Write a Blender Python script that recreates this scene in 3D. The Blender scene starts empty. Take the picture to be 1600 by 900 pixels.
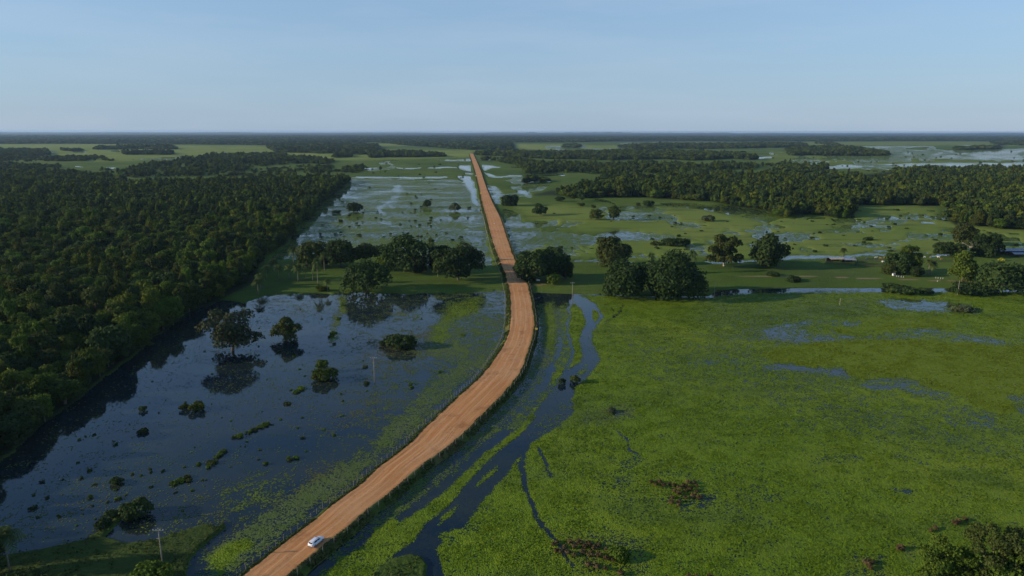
import bpy, bmesh, math, random
import numpy as np
from mathutils import Matrix, Vector

# ---------------------------------------------------------------- camera, sky, sun, exposure
H = 100.0                                   # drone height over the flood water (m)
F = 1067.0                                  # focal length in pixels of a 1600 px wide frame (24 mm)
PITCH, ROLL = math.radians(12.93), math.radians(0.072)
SUN_EL, SUN_AZ = math.radians(16.0), math.radians(-98.0)   # azimuth from +Y, clockwise; low sun on the left, a little behind
S = bpy.context.scene
COL = S.collection
cd = bpy.data.cameras.new('camera'); cam = bpy.data.objects.new('camera', cd); COL.objects.link(cam)
RC = Matrix.Rotation(math.pi / 2 - PITCH, 4, 'X') @ Matrix.Rotation(ROLL, 4, 'Z')
cam.matrix_world = Matrix.Translation((0, 0, H)) @ RC
cd.sensor_width = 36; cd.lens = 36 * F / 1600; cd.clip_start = 1; cd.clip_end = 90000
S.camera = cam

wld = bpy.data.worlds.new('World'); S.world = wld; wld.use_nodes = True
wn, wl = wld.node_tree.nodes, wld.node_tree.links
bg = wn['Background']; bg.inputs['Strength'].default_value = 0.13
sky = wn.new('ShaderNodeTexSky'); sky.sky_type = 'NISHITA'; sky.sun_disc = False
sky.sun_elevation = SUN_EL; sky.sun_rotation = SUN_AZ
sky.altitude = 0; sky.air_density = 1.0; sky.dust_density = 0.05; sky.ozone_density = 4.2
# thin high cirrus, all round the sky
tc = wn.new('ShaderNodeTexCoord'); mp = wn.new('ShaderNodeMapping'); mp.inputs['Scale'].default_value = (2.2, 1.2, 14)
ns = wn.new('ShaderNodeTexNoise'); ns.inputs['Scale'].default_value = 1.6; ns.inputs['Detail'].default_value = 7; ns.inputs['Roughness'].default_value = .55
rp = wn.new('ShaderNodeMapRange'); rp.inputs[1].default_value = .44; rp.inputs[2].default_value = .8; rp.inputs[3].default_value = 0; rp.inputs[4].default_value = .28
mx = wn.new('ShaderNodeMixRGB'); mx.inputs[2].default_value = (3.1, 3.6, 4.3, 1)
wl.new(tc.outputs['Generated'], mp.inputs[0]); wl.new(mp.outputs[0], ns.inputs[0]); wl.new(ns.outputs[0], rp.inputs[0])
# haze colour mixed into the sky, strongest at the horizon, fading out higher up
veil = wn.new('ShaderNodeMixRGB');  veil.inputs[2].default_value = (1.80, 2.50, 3.46, 1)
sx = wn.new('ShaderNodeSeparateXYZ'); wl.new(tc.outputs['Generated'], sx.inputs[0])
thin = wn.new('ShaderNodeMapRange'); thin.inputs[1].default_value = 0; thin.inputs[2].default_value = .42; thin.inputs[3].default_value = .90; thin.inputs[4].default_value = .0
wl.new(sx.outputs['Z'], thin.inputs[0]); wl.new(thin.outputs[0], veil.inputs[0]); wl.new(sky.outputs[0], veil.inputs[1])
wl.new(rp.outputs[0], mx.inputs[0]); wl.new(veil.outputs[0], mx.inputs[1]); wl.new(mx.outputs[0], bg.inputs[0])

sd = bpy.data.lights.new('sun', 'SUN'); sd.energy = 3.9; sd.angle = math.radians(.5); sd.color = (1, .83, .62)
sun = bpy.data.objects.new('sun', sd); COL.objects.link(sun)
sdir = Vector((math.sin(SUN_AZ) * math.cos(SUN_EL), math.cos(SUN_AZ) * math.cos(SUN_EL), math.sin(SUN_EL)))
sun.rotation_euler = sdir.to_track_quat('Z', 'Y').to_euler(); sun.location = (0, 0, 300)
vs = S.view_settings
vs.view_transform = 'Standard'; vs.look = 'None'; vs.exposure = 0.42; vs.gamma = 1; vs.use_curve_mapping = False
S.cycles.max_bounces = 5; S.cycles.diffuse_bounces = 2; S.cycles.glossy_bounces = 2; S.cycles.transparent_max_bounces = 8
S.cycles.volume_bounces = 0; S.cycles.use_denoising = True
try: S.cycles.denoiser = 'OPENIMAGEDENOISE'
except Exception: pass

# ---------------------------------------------------------------- projection helpers: image pixel <-> ground
R3 = np.array([[RC[i][j] for j in range(3)] for i in range(3)])
def g(x, y, z=0.0):
    """place on the level z under the image pixel (x, y)"""
    d = R3 @ np.array([(x - 800) / F, (450 - y) / F, -1.0])
    t = (z - H) / d[2]
    return np.array([d[0] * t, d[1] * t, z])
def proj(P):
    q = (np.asarray(P, float) - np.array([0, 0, H])) @ R3
    w = np.maximum(-q[:, 2], 1e-3)
    return np.stack([800 + F * q[:, 0] / w, 450 - F * q[:, 1] / w], 1), w
def scale_at(x, y):
    p = g(x, y); q = (p - np.array([0, 0, H])) @ R3
    th = math.atan2(H, math.hypot(p[0], p[1]))
    return F / -q[2], th

# ---------------------------------------------------------------- object helpers
def tag(o, label=None, cat=None, group=None, kind=None):
    if label: o['label'] = label
    if cat: o['category'] = cat
    if group: o['group'] = group
    if kind: o['kind'] = kind
    return o
def empty(name, loc=(0, 0, 0), rz=0.0):
    o = bpy.data.objects.new(name, None); COL.objects.link(o); o.location = loc; o.rotation_euler = (0, 0, rz)
    o.empty_display_size = .5
    return o
def link(name, me, parent=None, loc=None):
    o = bpy.data.objects.new(name, me); COL.objects.link(o)
    if parent: o.parent = parent
    if loc is not None: o.location = loc
    return o
def quads(name, V, mat, smooth=False, tri=False):
    """mesh from an (n,4,3) array of loose quads"""
    V = np.asarray(V, np.float32); k = V.shape[1]; n = V.shape[0]
    return indexed(name, V.reshape(-1, 3), np.arange(n * k).reshape(n, k), mat, smooth)
def indexed(name, V, Fc, mat, smooth=False):
    V = np.asarray(V, np.float32); Fc = np.asarray(Fc, np.int32)
    me = bpy.data.meshes.new(name); n, k = Fc.shape
    me.vertices.add(len(V)); me.vertices.foreach_set('co', V.ravel())
    me.loops.add(n * k); me.loops.foreach_set('vertex_index', Fc.ravel())
    me.polygons.add(n); me.polygons.foreach_set('loop_start', np.arange(0, n * k, k, dtype=np.int32))
    me.polygons.foreach_set('loop_total', np.full(n, k, np.int32))
    if smooth: me.polygons.foreach_set('use_smooth', np.ones(n, bool))
    me.update(calc_edges=True)
    if mat: me.materials.append(mat)
    return me
def attr(me, name, v, typ='FLOAT'):
    a = me.attributes.new(name, typ, 'POINT')
    a.data.foreach_set('value' if typ in ('FLOAT', 'INT') else 'vector', np.asarray(v).ravel())

class MB:
    """collects boxes, tubes and prisms into one mesh"""
    def __init__(s): s.V = []; s.F = []
    def add(s, V, Fc):
        b = len(s.V); s.V += [tuple(v) for v in V]; s.F += [tuple(i + b for i in f) for f in Fc]; return s
    def box(s, c, d, rz=0, taper=1):
        hx, hy, hz = d[0] / 2, d[1] / 2, d[2] / 2; V = []
        for z, k in ((-hz, 1), (hz, taper)):
            for x, y in ((-hx, -hy), (hx, -hy), (hx, hy), (-hx, hy)):
                x, y = x * k, y * k
                V.append((c[0] + x * math.cos(rz) - y * math.sin(rz), c[1] + x * math.sin(rz) + y * math.cos(rz), c[2] + z))
        return s.add(V, [(3, 2, 1, 0), (4, 5, 6, 7), (0, 1, 5, 4), (1, 2, 6, 5), (2, 3, 7, 6), (3, 0, 4, 7)])
    def tube(s, pts, rad, n=6):
        pts = [Vector(p) for p in pts]; V = []; Fc = []
        for i, p in enumerate(pts):
            d = (pts[min(i + 1, len(pts) - 1)] - pts[max(i - 1, 0)]).normalized()
            a = d.orthogonal().normalized() if abs(d.z) < .95 else Vector((1, 0, 0)); a = (a - d * a.dot(d)).normalized(); b = d.cross(a)
            r = rad[i] if hasattr(rad, '__len__') else rad
            for k in range(n):
                t = 2 * math.pi * k / n; V.append(p + a * (r * math.cos(t)) + b * (r * math.sin(t)))
        for i in range(len(pts) - 1):
            for k in range(n):
                k2 = (k + 1) % n; Fc.append((i * n + k, i * n + k2, (i + 1) * n + k2, (i + 1) * n + k))
        Fc.append(tuple(range(n))[::-1]); Fc.append(tuple((len(pts) - 1) * n + k for k in range(n)))
        return s.add(V, Fc)
    def mesh(s, name, mat, smooth=False):
        me = bpy.data.meshes.new(name); me.from_pydata(s.V, [], s.F); me.update()
        if smooth:
            for p in me.polygons: p.use_smooth = True
        if mat: me.materials.append(mat)
        return me
    def build(s, name, mat, parent=None, smooth=False): return link(name, s.mesh(name, mat, smooth), parent)

# ---------------------------------------------------------------- materials
class NT:
    def __init__(s, name):
        s.m = bpy.data.materials.new(name); s.m.use_nodes = True; s.t = s.m.node_tree; s.n = s.t.nodes; s.b = s.n['Principled BSDF']; s.out = s.n['Material Output']
    def new(s, t, **kw):
        n = s.n.new('ShaderNode' + t)
        for k, v in kw.items():
            if hasattr(n, k): setattr(n, k, v)
            else: n.inputs[k.replace('_', ' ')].default_value = v
        return n
    def link(s, a, b): s.t.links.new(a, b)
    def put(s, sock, v):
        if isinstance(v, (int, float)): sock.default_value = v
        elif isinstance(v, tuple): sock.default_value = v if len(v) != 3 or sock.type == 'VECTOR' else v + (1,)
        else: s.link(v, sock)
    def math(s, op, a, b=0.0, clamp=False):
        n = s.new('Math', operation=op); n.use_clamp = clamp; s.put(n.inputs[0], a); s.put(n.inputs[1], b); return n.outputs[0]
    def mix(s, f, a, b):
        n = s.new('MixRGB'); s.put(n.inputs[0], f); s.put(n.inputs[1], a); s.put(n.inputs[2], b); return n.outputs[0]
    def at(s, name): return s.new('Attribute', attribute_name=name).outputs['Fac']
    def pos(s): return s.new('NewGeometry').outputs['Position']
    def noise(s, vec, scale, detail=3, rough=.5, sc3=None):
        if sc3:
            m = s.new('Mapping'); m.inputs['Scale'].default_value = sc3; s.link(vec, m.inputs[0]); vec = m.outputs[0]
        n = s.new('TexNoise'); n.inputs['Scale'].default_value = scale; n.inputs['Detail'].default_value = detail; n.inputs['Roughness'].default_value = rough
        s.link(vec, n.inputs['Vector']); return n.outputs['Fac']
    def voro(s, vec, scale, feat='F1'):
        n = s.new('TexVoronoi', feature=feat); n.inputs['Scale'].default_value = scale; s.link(vec, n.inputs['Vector']); return n
    def ramp(s, v, a, b, lo=0.0, hi=1.0):
        n = s.new('MapRange'); n.clamp = True; s.put(n.inputs[0], v); n.inputs[1].default_value = a; n.inputs[2].default_value = b; n.inputs[3].default_value = lo; n.inputs[4].default_value = hi; return n.outputs[0]
    def bump(s, h, st, dist):
        n = s.new('Bump'); n.inputs['Strength'].default_value = st; n.inputs['Distance'].default_value = dist; s.link(h, n.inputs['Height']); s.link(n.outputs[0], s.b.inputs['Normal'])
    def base(s, c, rough=.8, spec=.2, **kw):
        s.put(s.b.inputs['Base Color'], c); s.put(s.b.inputs['Roughness'], rough); s.b.inputs['Specular IOR Level'].default_value = spec; return s
def plain(name, c, rough=.7, spec=.3, var=.25, scale=3.0, metal=0.0):
    m = NT(name); n = m.noise(m.new('TexCoord').outputs['Object'], scale, 4, .6)
    k = m.ramp(n, .3, .7, 1 - var, 1 + var)
    mul = m.new('MixRGB', blend_type='MULTIPLY'); mul.inputs[0].default_value = 1; mul.inputs[1].default_value = c + (1,); m.link(k, mul.inputs[2])
    m.base(mul.outputs[0], rough, spec); m.b.inputs['Metallic'].default_value = metal
    return m.m
def leafmat(name, a, b, hue=.03, val=.35, trans=.25):
    m = NT(name)
    isl = m.new('NewGeometry').outputs['Random Per Island']; ob = m.new('ObjectInfo').outputs['Random']
    c = m.mix(isl, a, b)
    hs = m.new('HueSaturation'); m.link(c, hs.inputs['Color'])
    m.link(m.ramp(ob, 0, 1, .5 - hue * .6, .5 + hue * .25), hs.inputs['Hue'])
    m.link(m.ramp(m.math('FRACT', m.math('MULTIPLY', ob, 7.31)), 0, 1, 1 - val, 1 + val), hs.inputs['Value'])
    m.base(hs.outputs[0], .75, .06)
    tr = m.new('BsdfTranslucent'); m.link(hs.outputs[0], tr.inputs[0])
    ms = m.new('MixShader'); ms.inputs[0].default_value = trans
    m.link(m.b.outputs[0], ms.inputs[1]); m.link(tr.outputs[0], ms.inputs[2]); m.link(ms.outputs[0], m.out.inputs['Surface'])
    return m.m

M = {}
M['leaf_forest'] = leafmat('leaf_forest', (.034, .064, .009), (.105, .138, .018), .045, .5)
M['leaf_bright'] = leafmat('leaf_bright', (.055, .105, .012), (.10, .16, .022), .02, .2)
M['leaf_dark'] = leafmat('leaf_dark', (.020, .042, .012), (.050, .080, .022), .02, .25)
M['leaf_olive'] = leafmat('leaf_olive', (.036, .056, .012), (.078, .100, .025), .02, .2)
M['leaf_palm'] = leafmat('leaf_palm', (.050, .085, .022), (.095, .13, .038), .02, .25)
M['leaf_brown'] = leafmat('leaf_brown', (.080, .056, .026), (.130, .092, .044), .02, .3, .1)
M['leaf_grey'] = leafmat('leaf_grey', (.046, .062, .028), (.082, .098, .046), .0, .2, .1)
M['leaf_yellow'] = leafmat('leaf_yellow', (.22, .24, .02), (.32, .32, .04), .02, .2)
M['bark'] = plain('bark', (.13, .105, .08), .9, .1, .4, 4)
M['palm_bark'] = plain('palm_bark', (.22, .19, .15), .9, .1, .3, 3)
M['bark_pale'] = plain('bark_pale', (.38, .35, .29), .9, .1, .3, 3)
M['wood'] = plain('weathered_wood', (.26, .23, .19), .9, .1, .4, 5)
M['wood_dark'] = plain('dark_wood', (.09, .075, .06), .9, .1, .4, 3)
M['wire'] = plain('fence_wire', (.25, .25, .25), .5, .5, .2, 2, .8)
M['white'] = plain('white_paint', (.78, .78, .76), .6, .3, .06, 2)
M['stone'] = plain('pale_stone', (.42, .41, .38), .9, .1, .2, 2)
M['roof'] = plain('grey_metal_roof', (.30, .31, .33), .5, .4, .25, .7, .2)
M['roof_pale'] = plain('pale_board_roof', (.42, .37, .28), .8, .2, .35, .9)

def mat_water():
    m = NT('flood_water'); p = m.pos()
    m.base(m.mix(m.ramp(m.math('ADD', m.noise(p, .02, 6, .65, (.7, 1, 1)), m.math('MULTIPLY', m.noise(p, .5, 5, .7), .45)), .58, .88), (.004, .014, .026), (.022, .030, .020)), .04, .5); m.b.inputs['IOR'].default_value = 1.333
    r1 = m.noise(p, 1.1, 3, .55, (1, .35, 1)); r2 = m.noise(p, .09, 3)
    m.bump(m.math('ADD', m.math('MULTIPLY', r1, .5), m.math('MULTIPLY', r2, 1.0)), .10, .16)
    return m.m
def mat_ground():
    m = NT('meadow_ground'); p = m.pos()
    n1 = m.noise(p, .006, 5, .6, (1, .55, 1)); n2 = m.noise(p, .045, 6, .66, (.5, 1, 1)); n3 = m.noise(p, .9, 3, .6)
    a = m.mix(m.ramp(n1, .35, .65), (.062, .108, .014), (.115, .165, .028))
    a = m.mix(m.ramp(n2, .5, .75, 0, .7), a, (.048, .072, .014))
    a = m.mix(m.ramp(n3, .45, .75, 0, .45), a, (.030, .048, .012))
    a = m.mix(m.at('bright'), a, m.mix(m.ramp(n1, .35, .65), (.165, .225, .034), (.235, .265, .058)))
    a = m.mix(m.ramp(m.noise(p, .03, 7, .7, (.35, 1, 1)), .52, .62, 0, .62), a, m.mix(n3, (.050, .082, .016), (.085, .100, .030)))
    a = m.mix(m.at('shade'), a, m.mix(n3, (.016, .026, .010), (.035, .046, .018)))  # dark brown green ground colour of wood floor, bank and mound
    a = m.mix(m.at('dirt'), a, m.mix(n3, (.21, .15, .085), (.30, .21, .12)))
    m.base(a, .95, .05); m.bump(m.math('ADD', n3, m.math('MULTIPLY', n2, 3.)), .9, .5)
    return m.m
def mat_plants():
    m = NT('floating_plants'); p = m.pos(); cov = m.at('cover')
    big = m.noise(p, .022, 7, .62, (.6, 1, 1)); med = m.noise(p, .2, 4, .65); fine = m.voro(p, 2.5)
    fine2 = m.voro(p, .62)
    k = m.new('SeparateColor'); m.link(fine.outputs['Color'], k.inputs[0])
    k2 = m.new('SeparateColor'); m.link(fine2.outputs['Color'], k2.inputs[0])
    rnd = k.outputs[0]
    # clumping: the local share of leaves wanders round the cover
    want = m.math('ADD', cov, m.math('MULTIPLY', m.math('MULTIPLY', m.math('ADD', m.math('MULTIPLY', big, 1.0), m.math('SUBTRACT', m.math('MULTIPLY', med, 1.3), 1.15)), 3.0), m.math('MULTIPLY', m.math('SUBTRACT', 1.12, cov), m.math('MULTIPLY', cov, 3.2, True))))
    on = m.math('LESS_THAN', rnd, want)
    lum = m.noise(p, .9, 4, .7)
    a = m.mix(m.ramp(k.outputs[1], 0, 1), (.070, .128, .006), (.140, .216, .009))
    a = m.mix(m.ramp(med, .38, .66), a, m.mix(k.outputs[2], (.100, .162, .006), (.185, .252, .010)))
    a = m.mix(m.ramp(lum, .45, .72, 0, .6), a, (.026, .056, .006))
    a = m.mix(m.ramp(m.noise(p, .017, 5, .6, (.55, 1, 1)), .44, .60, 0, .75), a, m.mix(k.outputs[2], (.150, .200, .010), (.200, .255, .014)))
    a = m.mix(m.ramp(m.noise(p, .031, 5, .6, (.6, 1.1, 1)), .50, .64, 0, .6), a, m.mix(k.outputs[2], (.040, .085, .012), (.075, .130, .016)))
    a = m.mix(m.at('olive'), a, m.mix(m.ramp(lum, .35, .65), (.155, .205, .006), (.100, .142, .005)))
    a = m.mix(m.at('drab'), a, m.mix(m.ramp(med, .35, .65), m.mix(k.outputs[1], (.080, .115, .048), (.125, .155, .066)), (.060, .105, .022)))
    a = m.mix(m.math('MULTIPLY', m.at('brown'), m.ramp(big, .4, .6)), a, m.mix(k.outputs[1], (.13, .085, .045), (.10, .10, .04)))
    m.base(a, .7, .08)
    m.bump(m.math('ADD', lum, m.math('MULTIPLY', fine.outputs['Distance'], -.5)), .8, .45)
    tr = m.new('BsdfTransparent'); ms = m.new('MixShader'); m.link(on, ms.inputs[0]); m.link(tr.outputs[0], ms.inputs[1]); m.link(m.b.outputs[0], ms.inputs[2])
    m.link(ms.outputs[0], m.out.inputs['Surface'])
    return m.m
def mat_road():
    m = NT('red_clay_road'); uv = m.new('UVMap').outputs[0]; p = m.pos()
    st = m.noise(uv, 1.0, 5, .6, (1.3, .035, 1)); st2 = m.noise(uv, 1.0, 3, .6, (4.5, .05, 1)); bl = m.noise(p, .035, 4, .6); gr = m.noise(p, 1.3, 4, .7)
    a = m.mix(m.ramp(st, .32, .68), (.45, .195, .068), (.60, .300, .120))
    a = m.mix(m.ramp(st2, .48, .70, 0, .42), a, (.32, .135, .050))
    a = m.mix(m.ramp(bl, .42, .62, 0, .75), a, (.56, .310, .145))
    a = m.mix(m.ramp(gr, .5, .75, 0, .5), a, (.30, .120, .050))
    ln = m.math('ADD', m.at('lane'), m.math('MULTIPLY', m.math('SUBTRACT', m.noise(uv, 1.0, 3, .5, (.02, .02, 1)), .5), .16))
    wv = m.ramp(m.math('ABSOLUTE', m.math('SUBTRACT', m.math('FRACT', m.math('MULTIPLY', ln, 4.6)), .5)), .30, .46)
    ctr = m.ramp(m.math('ABSOLUTE', m.math('SUBTRACT', ln, .5)), .22, .40, 1, 0)
    a = m.mix(m.math('MULTIPLY', m.math('MULTIPLY', wv, ctr), m.ramp(st, .3, .6, .25, .75)), a, (.62, .350, .170))
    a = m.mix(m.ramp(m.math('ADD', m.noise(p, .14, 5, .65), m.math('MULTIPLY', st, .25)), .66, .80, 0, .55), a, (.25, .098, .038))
    m.base(a, .95, .05); m.bump(m.math('ADD', m.math('ADD', st2, st), m.math('MULTIPLY', gr, .5)), .7, .12)
    return m.m
def mat_verge():
    m = NT('verge_grass'); p = m.pos(); n = m.noise(p, .5, 4, .65); n2 = m.noise(p, .06, 3)
    a = m.mix(m.ramp(n, .35, .65), (.045, .075, .014), (.095, .115, .028))
    a = m.mix(m.ramp(n2, .48, .66, 0, .7), a, (.16, .105, .055))
    m.base(a, .95, .05); m.bump(n, .8, .3)
    return m.m
def mat_floatleaf():
    m = NT('floating_leaf'); isl = m.new('NewGeometry').outputs['Random Per Island']
    p = m.pos(); a = m.mix(isl, (.078, .138, .005), (.180, .256, .009)); a = m.mix(m.ramp(m.noise(p, .031, 5, .6, (.6, 1.1, 1)), .50, .64, 0, .7), a, m.mix(isl, (.045, .090, .010), (.085, .145, .014))); a = m.mix(m.at('olive'), a, m.mix(isl, (.110, .150, .005), (.185, .235, .008)))
    m.base(a, .7, .08); tr = m.new('BsdfTranslucent'); m.link(a, tr.inputs[0]); ms = m.new('MixShader'); ms.inputs[0].default_value = .3
    m.link(m.b.outputs[0], ms.inputs[1]); m.link(tr.outputs[0], ms.inputs[2]); m.link(ms.outputs[0], m.out.inputs['Surface']); return m.m
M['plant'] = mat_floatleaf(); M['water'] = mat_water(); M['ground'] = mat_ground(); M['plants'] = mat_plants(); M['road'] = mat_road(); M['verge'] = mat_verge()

# ---------------------------------------------------------------- ground outlines traced in image pixel coordinates
rng = np.random.default_rng(7)
def vnoise(x, y, seed=0):
    xi = np.floor(x).astype(np.int64); yi = np.floor(y).astype(np.int64); fx = x - xi; fy = y - yi
    def h(a, b):
        v = (a * 374761393 + b * 668265263 + seed * 982451653) & 0x7fffffff; v = ((v ^ (v >> 13)) * 1274126177) & 0x7fffffff
        return ((v ^ (v >> 16)) & 0xffff) / 65535.0
    sx = fx * fx * (3 - 2 * fx); sy = fy * fy * (3 - 2 * fy)
    return (h(xi, yi) * (1 - sx) + h(xi + 1, yi) * sx) * (1 - sy) + (h(xi, yi + 1) * (1 - sx) + h(xi + 1, yi + 1) * sx) * sy
def fbm(x, y, seed=0, o=4):
    v = 0; a = .5
    for i in range(o): v = v + a * vnoise(x * 2 ** i, y * 2 ** i, seed + i); a *= .5
    return v / (1 - .5 ** o)
ASP = 1.8
def inside(pts, poly):
    x, y = pts[:, 0], pts[:, 1]; c = np.zeros(len(x), bool); n = len(poly)
    for i in range(n):
        x0, y0 = poly[i]; x1, y1 = poly[(i + 1) % n]
        if y0 == y1: continue
        c ^= ((y0 > y) != (y1 > y)) & (x < (x1 - x0) * (y - y0) / (y1 - y0) + x0)
    return c
def sdist(pts, poly, closed=True):
    P = pts * np.array([1, ASP]); Q = np.asarray(poly, float) * np.array([1, ASP]); d = np.full(len(P), 1e9)
    for i in range(len(Q) - (0 if closed else 1)):
        a = Q[i]; b = Q[(i + 1) % len(Q)]; ab = b - a; t = np.clip(((P - a) @ ab) / max(ab @ ab, 1e-9), 0, 1)
        d = np.minimum(d, np.hypot(P[:, 0] - a[0] - t * ab[0], P[:, 1] - a[1] - t * ab[1]))
    return d
def soft(pts, poly, f):
    """1 inside the outline, 0 outside, feathered over f"""
    out = np.zeros(len(pts)); q = np.asarray(poly, float)
    s = (pts[:, 0] > q[:, 0].min() - f) & (pts[:, 0] < q[:, 0].max() + f) & (pts[:, 1] > q[:, 1].min() - f) & (pts[:, 1] < q[:, 1].max() + f)
    if not s.any(): return out
    d = sdist(pts[s], poly); d = np.where(inside(pts[s], poly), d, -d)
    v = np.clip(.5 + d / (2 * f), 0, 1); out[s] = v * v * (3 - 2 * v); return out
def line(pts, poly, w, f):
    out = np.zeros(len(pts)); q = np.asarray(poly, float); e = w + f
    s = (pts[:, 0] > q[:, 0].min() - e) & (pts[:, 0] < q[:, 0].max() + e) & (pts[:, 1] > q[:, 1].min() - e) & (pts[:, 1] < q[:, 1].max() + e)
    if not s.any(): return out
    out[s] = np.clip((w + f - sdist(pts[s], poly, False)) / f, 0, 1); return out

ROAD_L = [(733.5, 240), (741.5, 265), (748, 290), (753, 315), (760, 340), (766.5, 365), (774, 390), (782, 410), (790, 430), (795, 450), (797.5, 475), (798, 500), (795, 520), (786, 540), (774, 560), (754, 585), (716, 621), (665, 668), (635, 697), (600, 725), (571, 750), (538, 775), (506, 800), (474, 825), (441, 850), (410, 875), (379, 900), (315, 950), (215, 1030)]
ROAD_R = [(739.5, 240), (750.5, 265), (759, 290), (769, 315), (781.5, 340), (790, 365), (798, 390), (806, 410), (817, 430), (825.5, 450), (831, 475), (834.5, 500), (833, 520), (828, 540), (821, 560), (810, 585), (780, 621), (732, 668), (697, 700), (660, 725), (632, 750), (601, 775), (571, 800), (540, 825), (509, 850), (477, 875), (447, 900), (385, 950), (290, 1030)]

POND = [(-300, 940), (-60, 765), (20, 705), (60, 668), (110, 632), (160, 595), (212, 555), (250, 522), (300, 486), (345, 470), (385, 472), (410, 463), (450, 460), (500, 459), (560, 458), (640, 459), (700, 457), (750, 456), (794, 453), (812, 456), (812, 500), (800, 560), (740, 620), (600, 750), (500, 830), (440, 880), (350, 950), (200, 1060), (-100, 1100), (-300, 1100)]
BANK_SW = [(-100, 880), (30, 866), (80, 856), (130, 845), (160, 826), (178, 812), (192, 800), (196, 806), (178, 826), (160, 840), (195, 850), (235, 846), (262, 838), (300, 826), (322, 818), (338, 824), (350, 815), (352, 824), (330, 842), (312, 858), (300, 872), (291, 900), (275, 960), (150, 1060), (-200, 1060)]
FIELD = [(826, 457), (860, 458), (900, 459), (940, 460), (1000, 463), (1108, 463), (1120, 454), (1150, 451.5), (1250, 450.5), (1380, 449.5), (1490, 451), (1530, 452), (1600, 453.5), (1900, 455), (2300, 460), (2300, 1250), (200, 1250), (300, 1010), (450, 910), (600, 790), (800, 600), (834, 540), (836, 500)]
MOUND = [(575, 905), (592, 885), (615, 873), (640, 868), (660, 872), (668, 884), (664, 905), (640, 950), (560, 960)]
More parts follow.
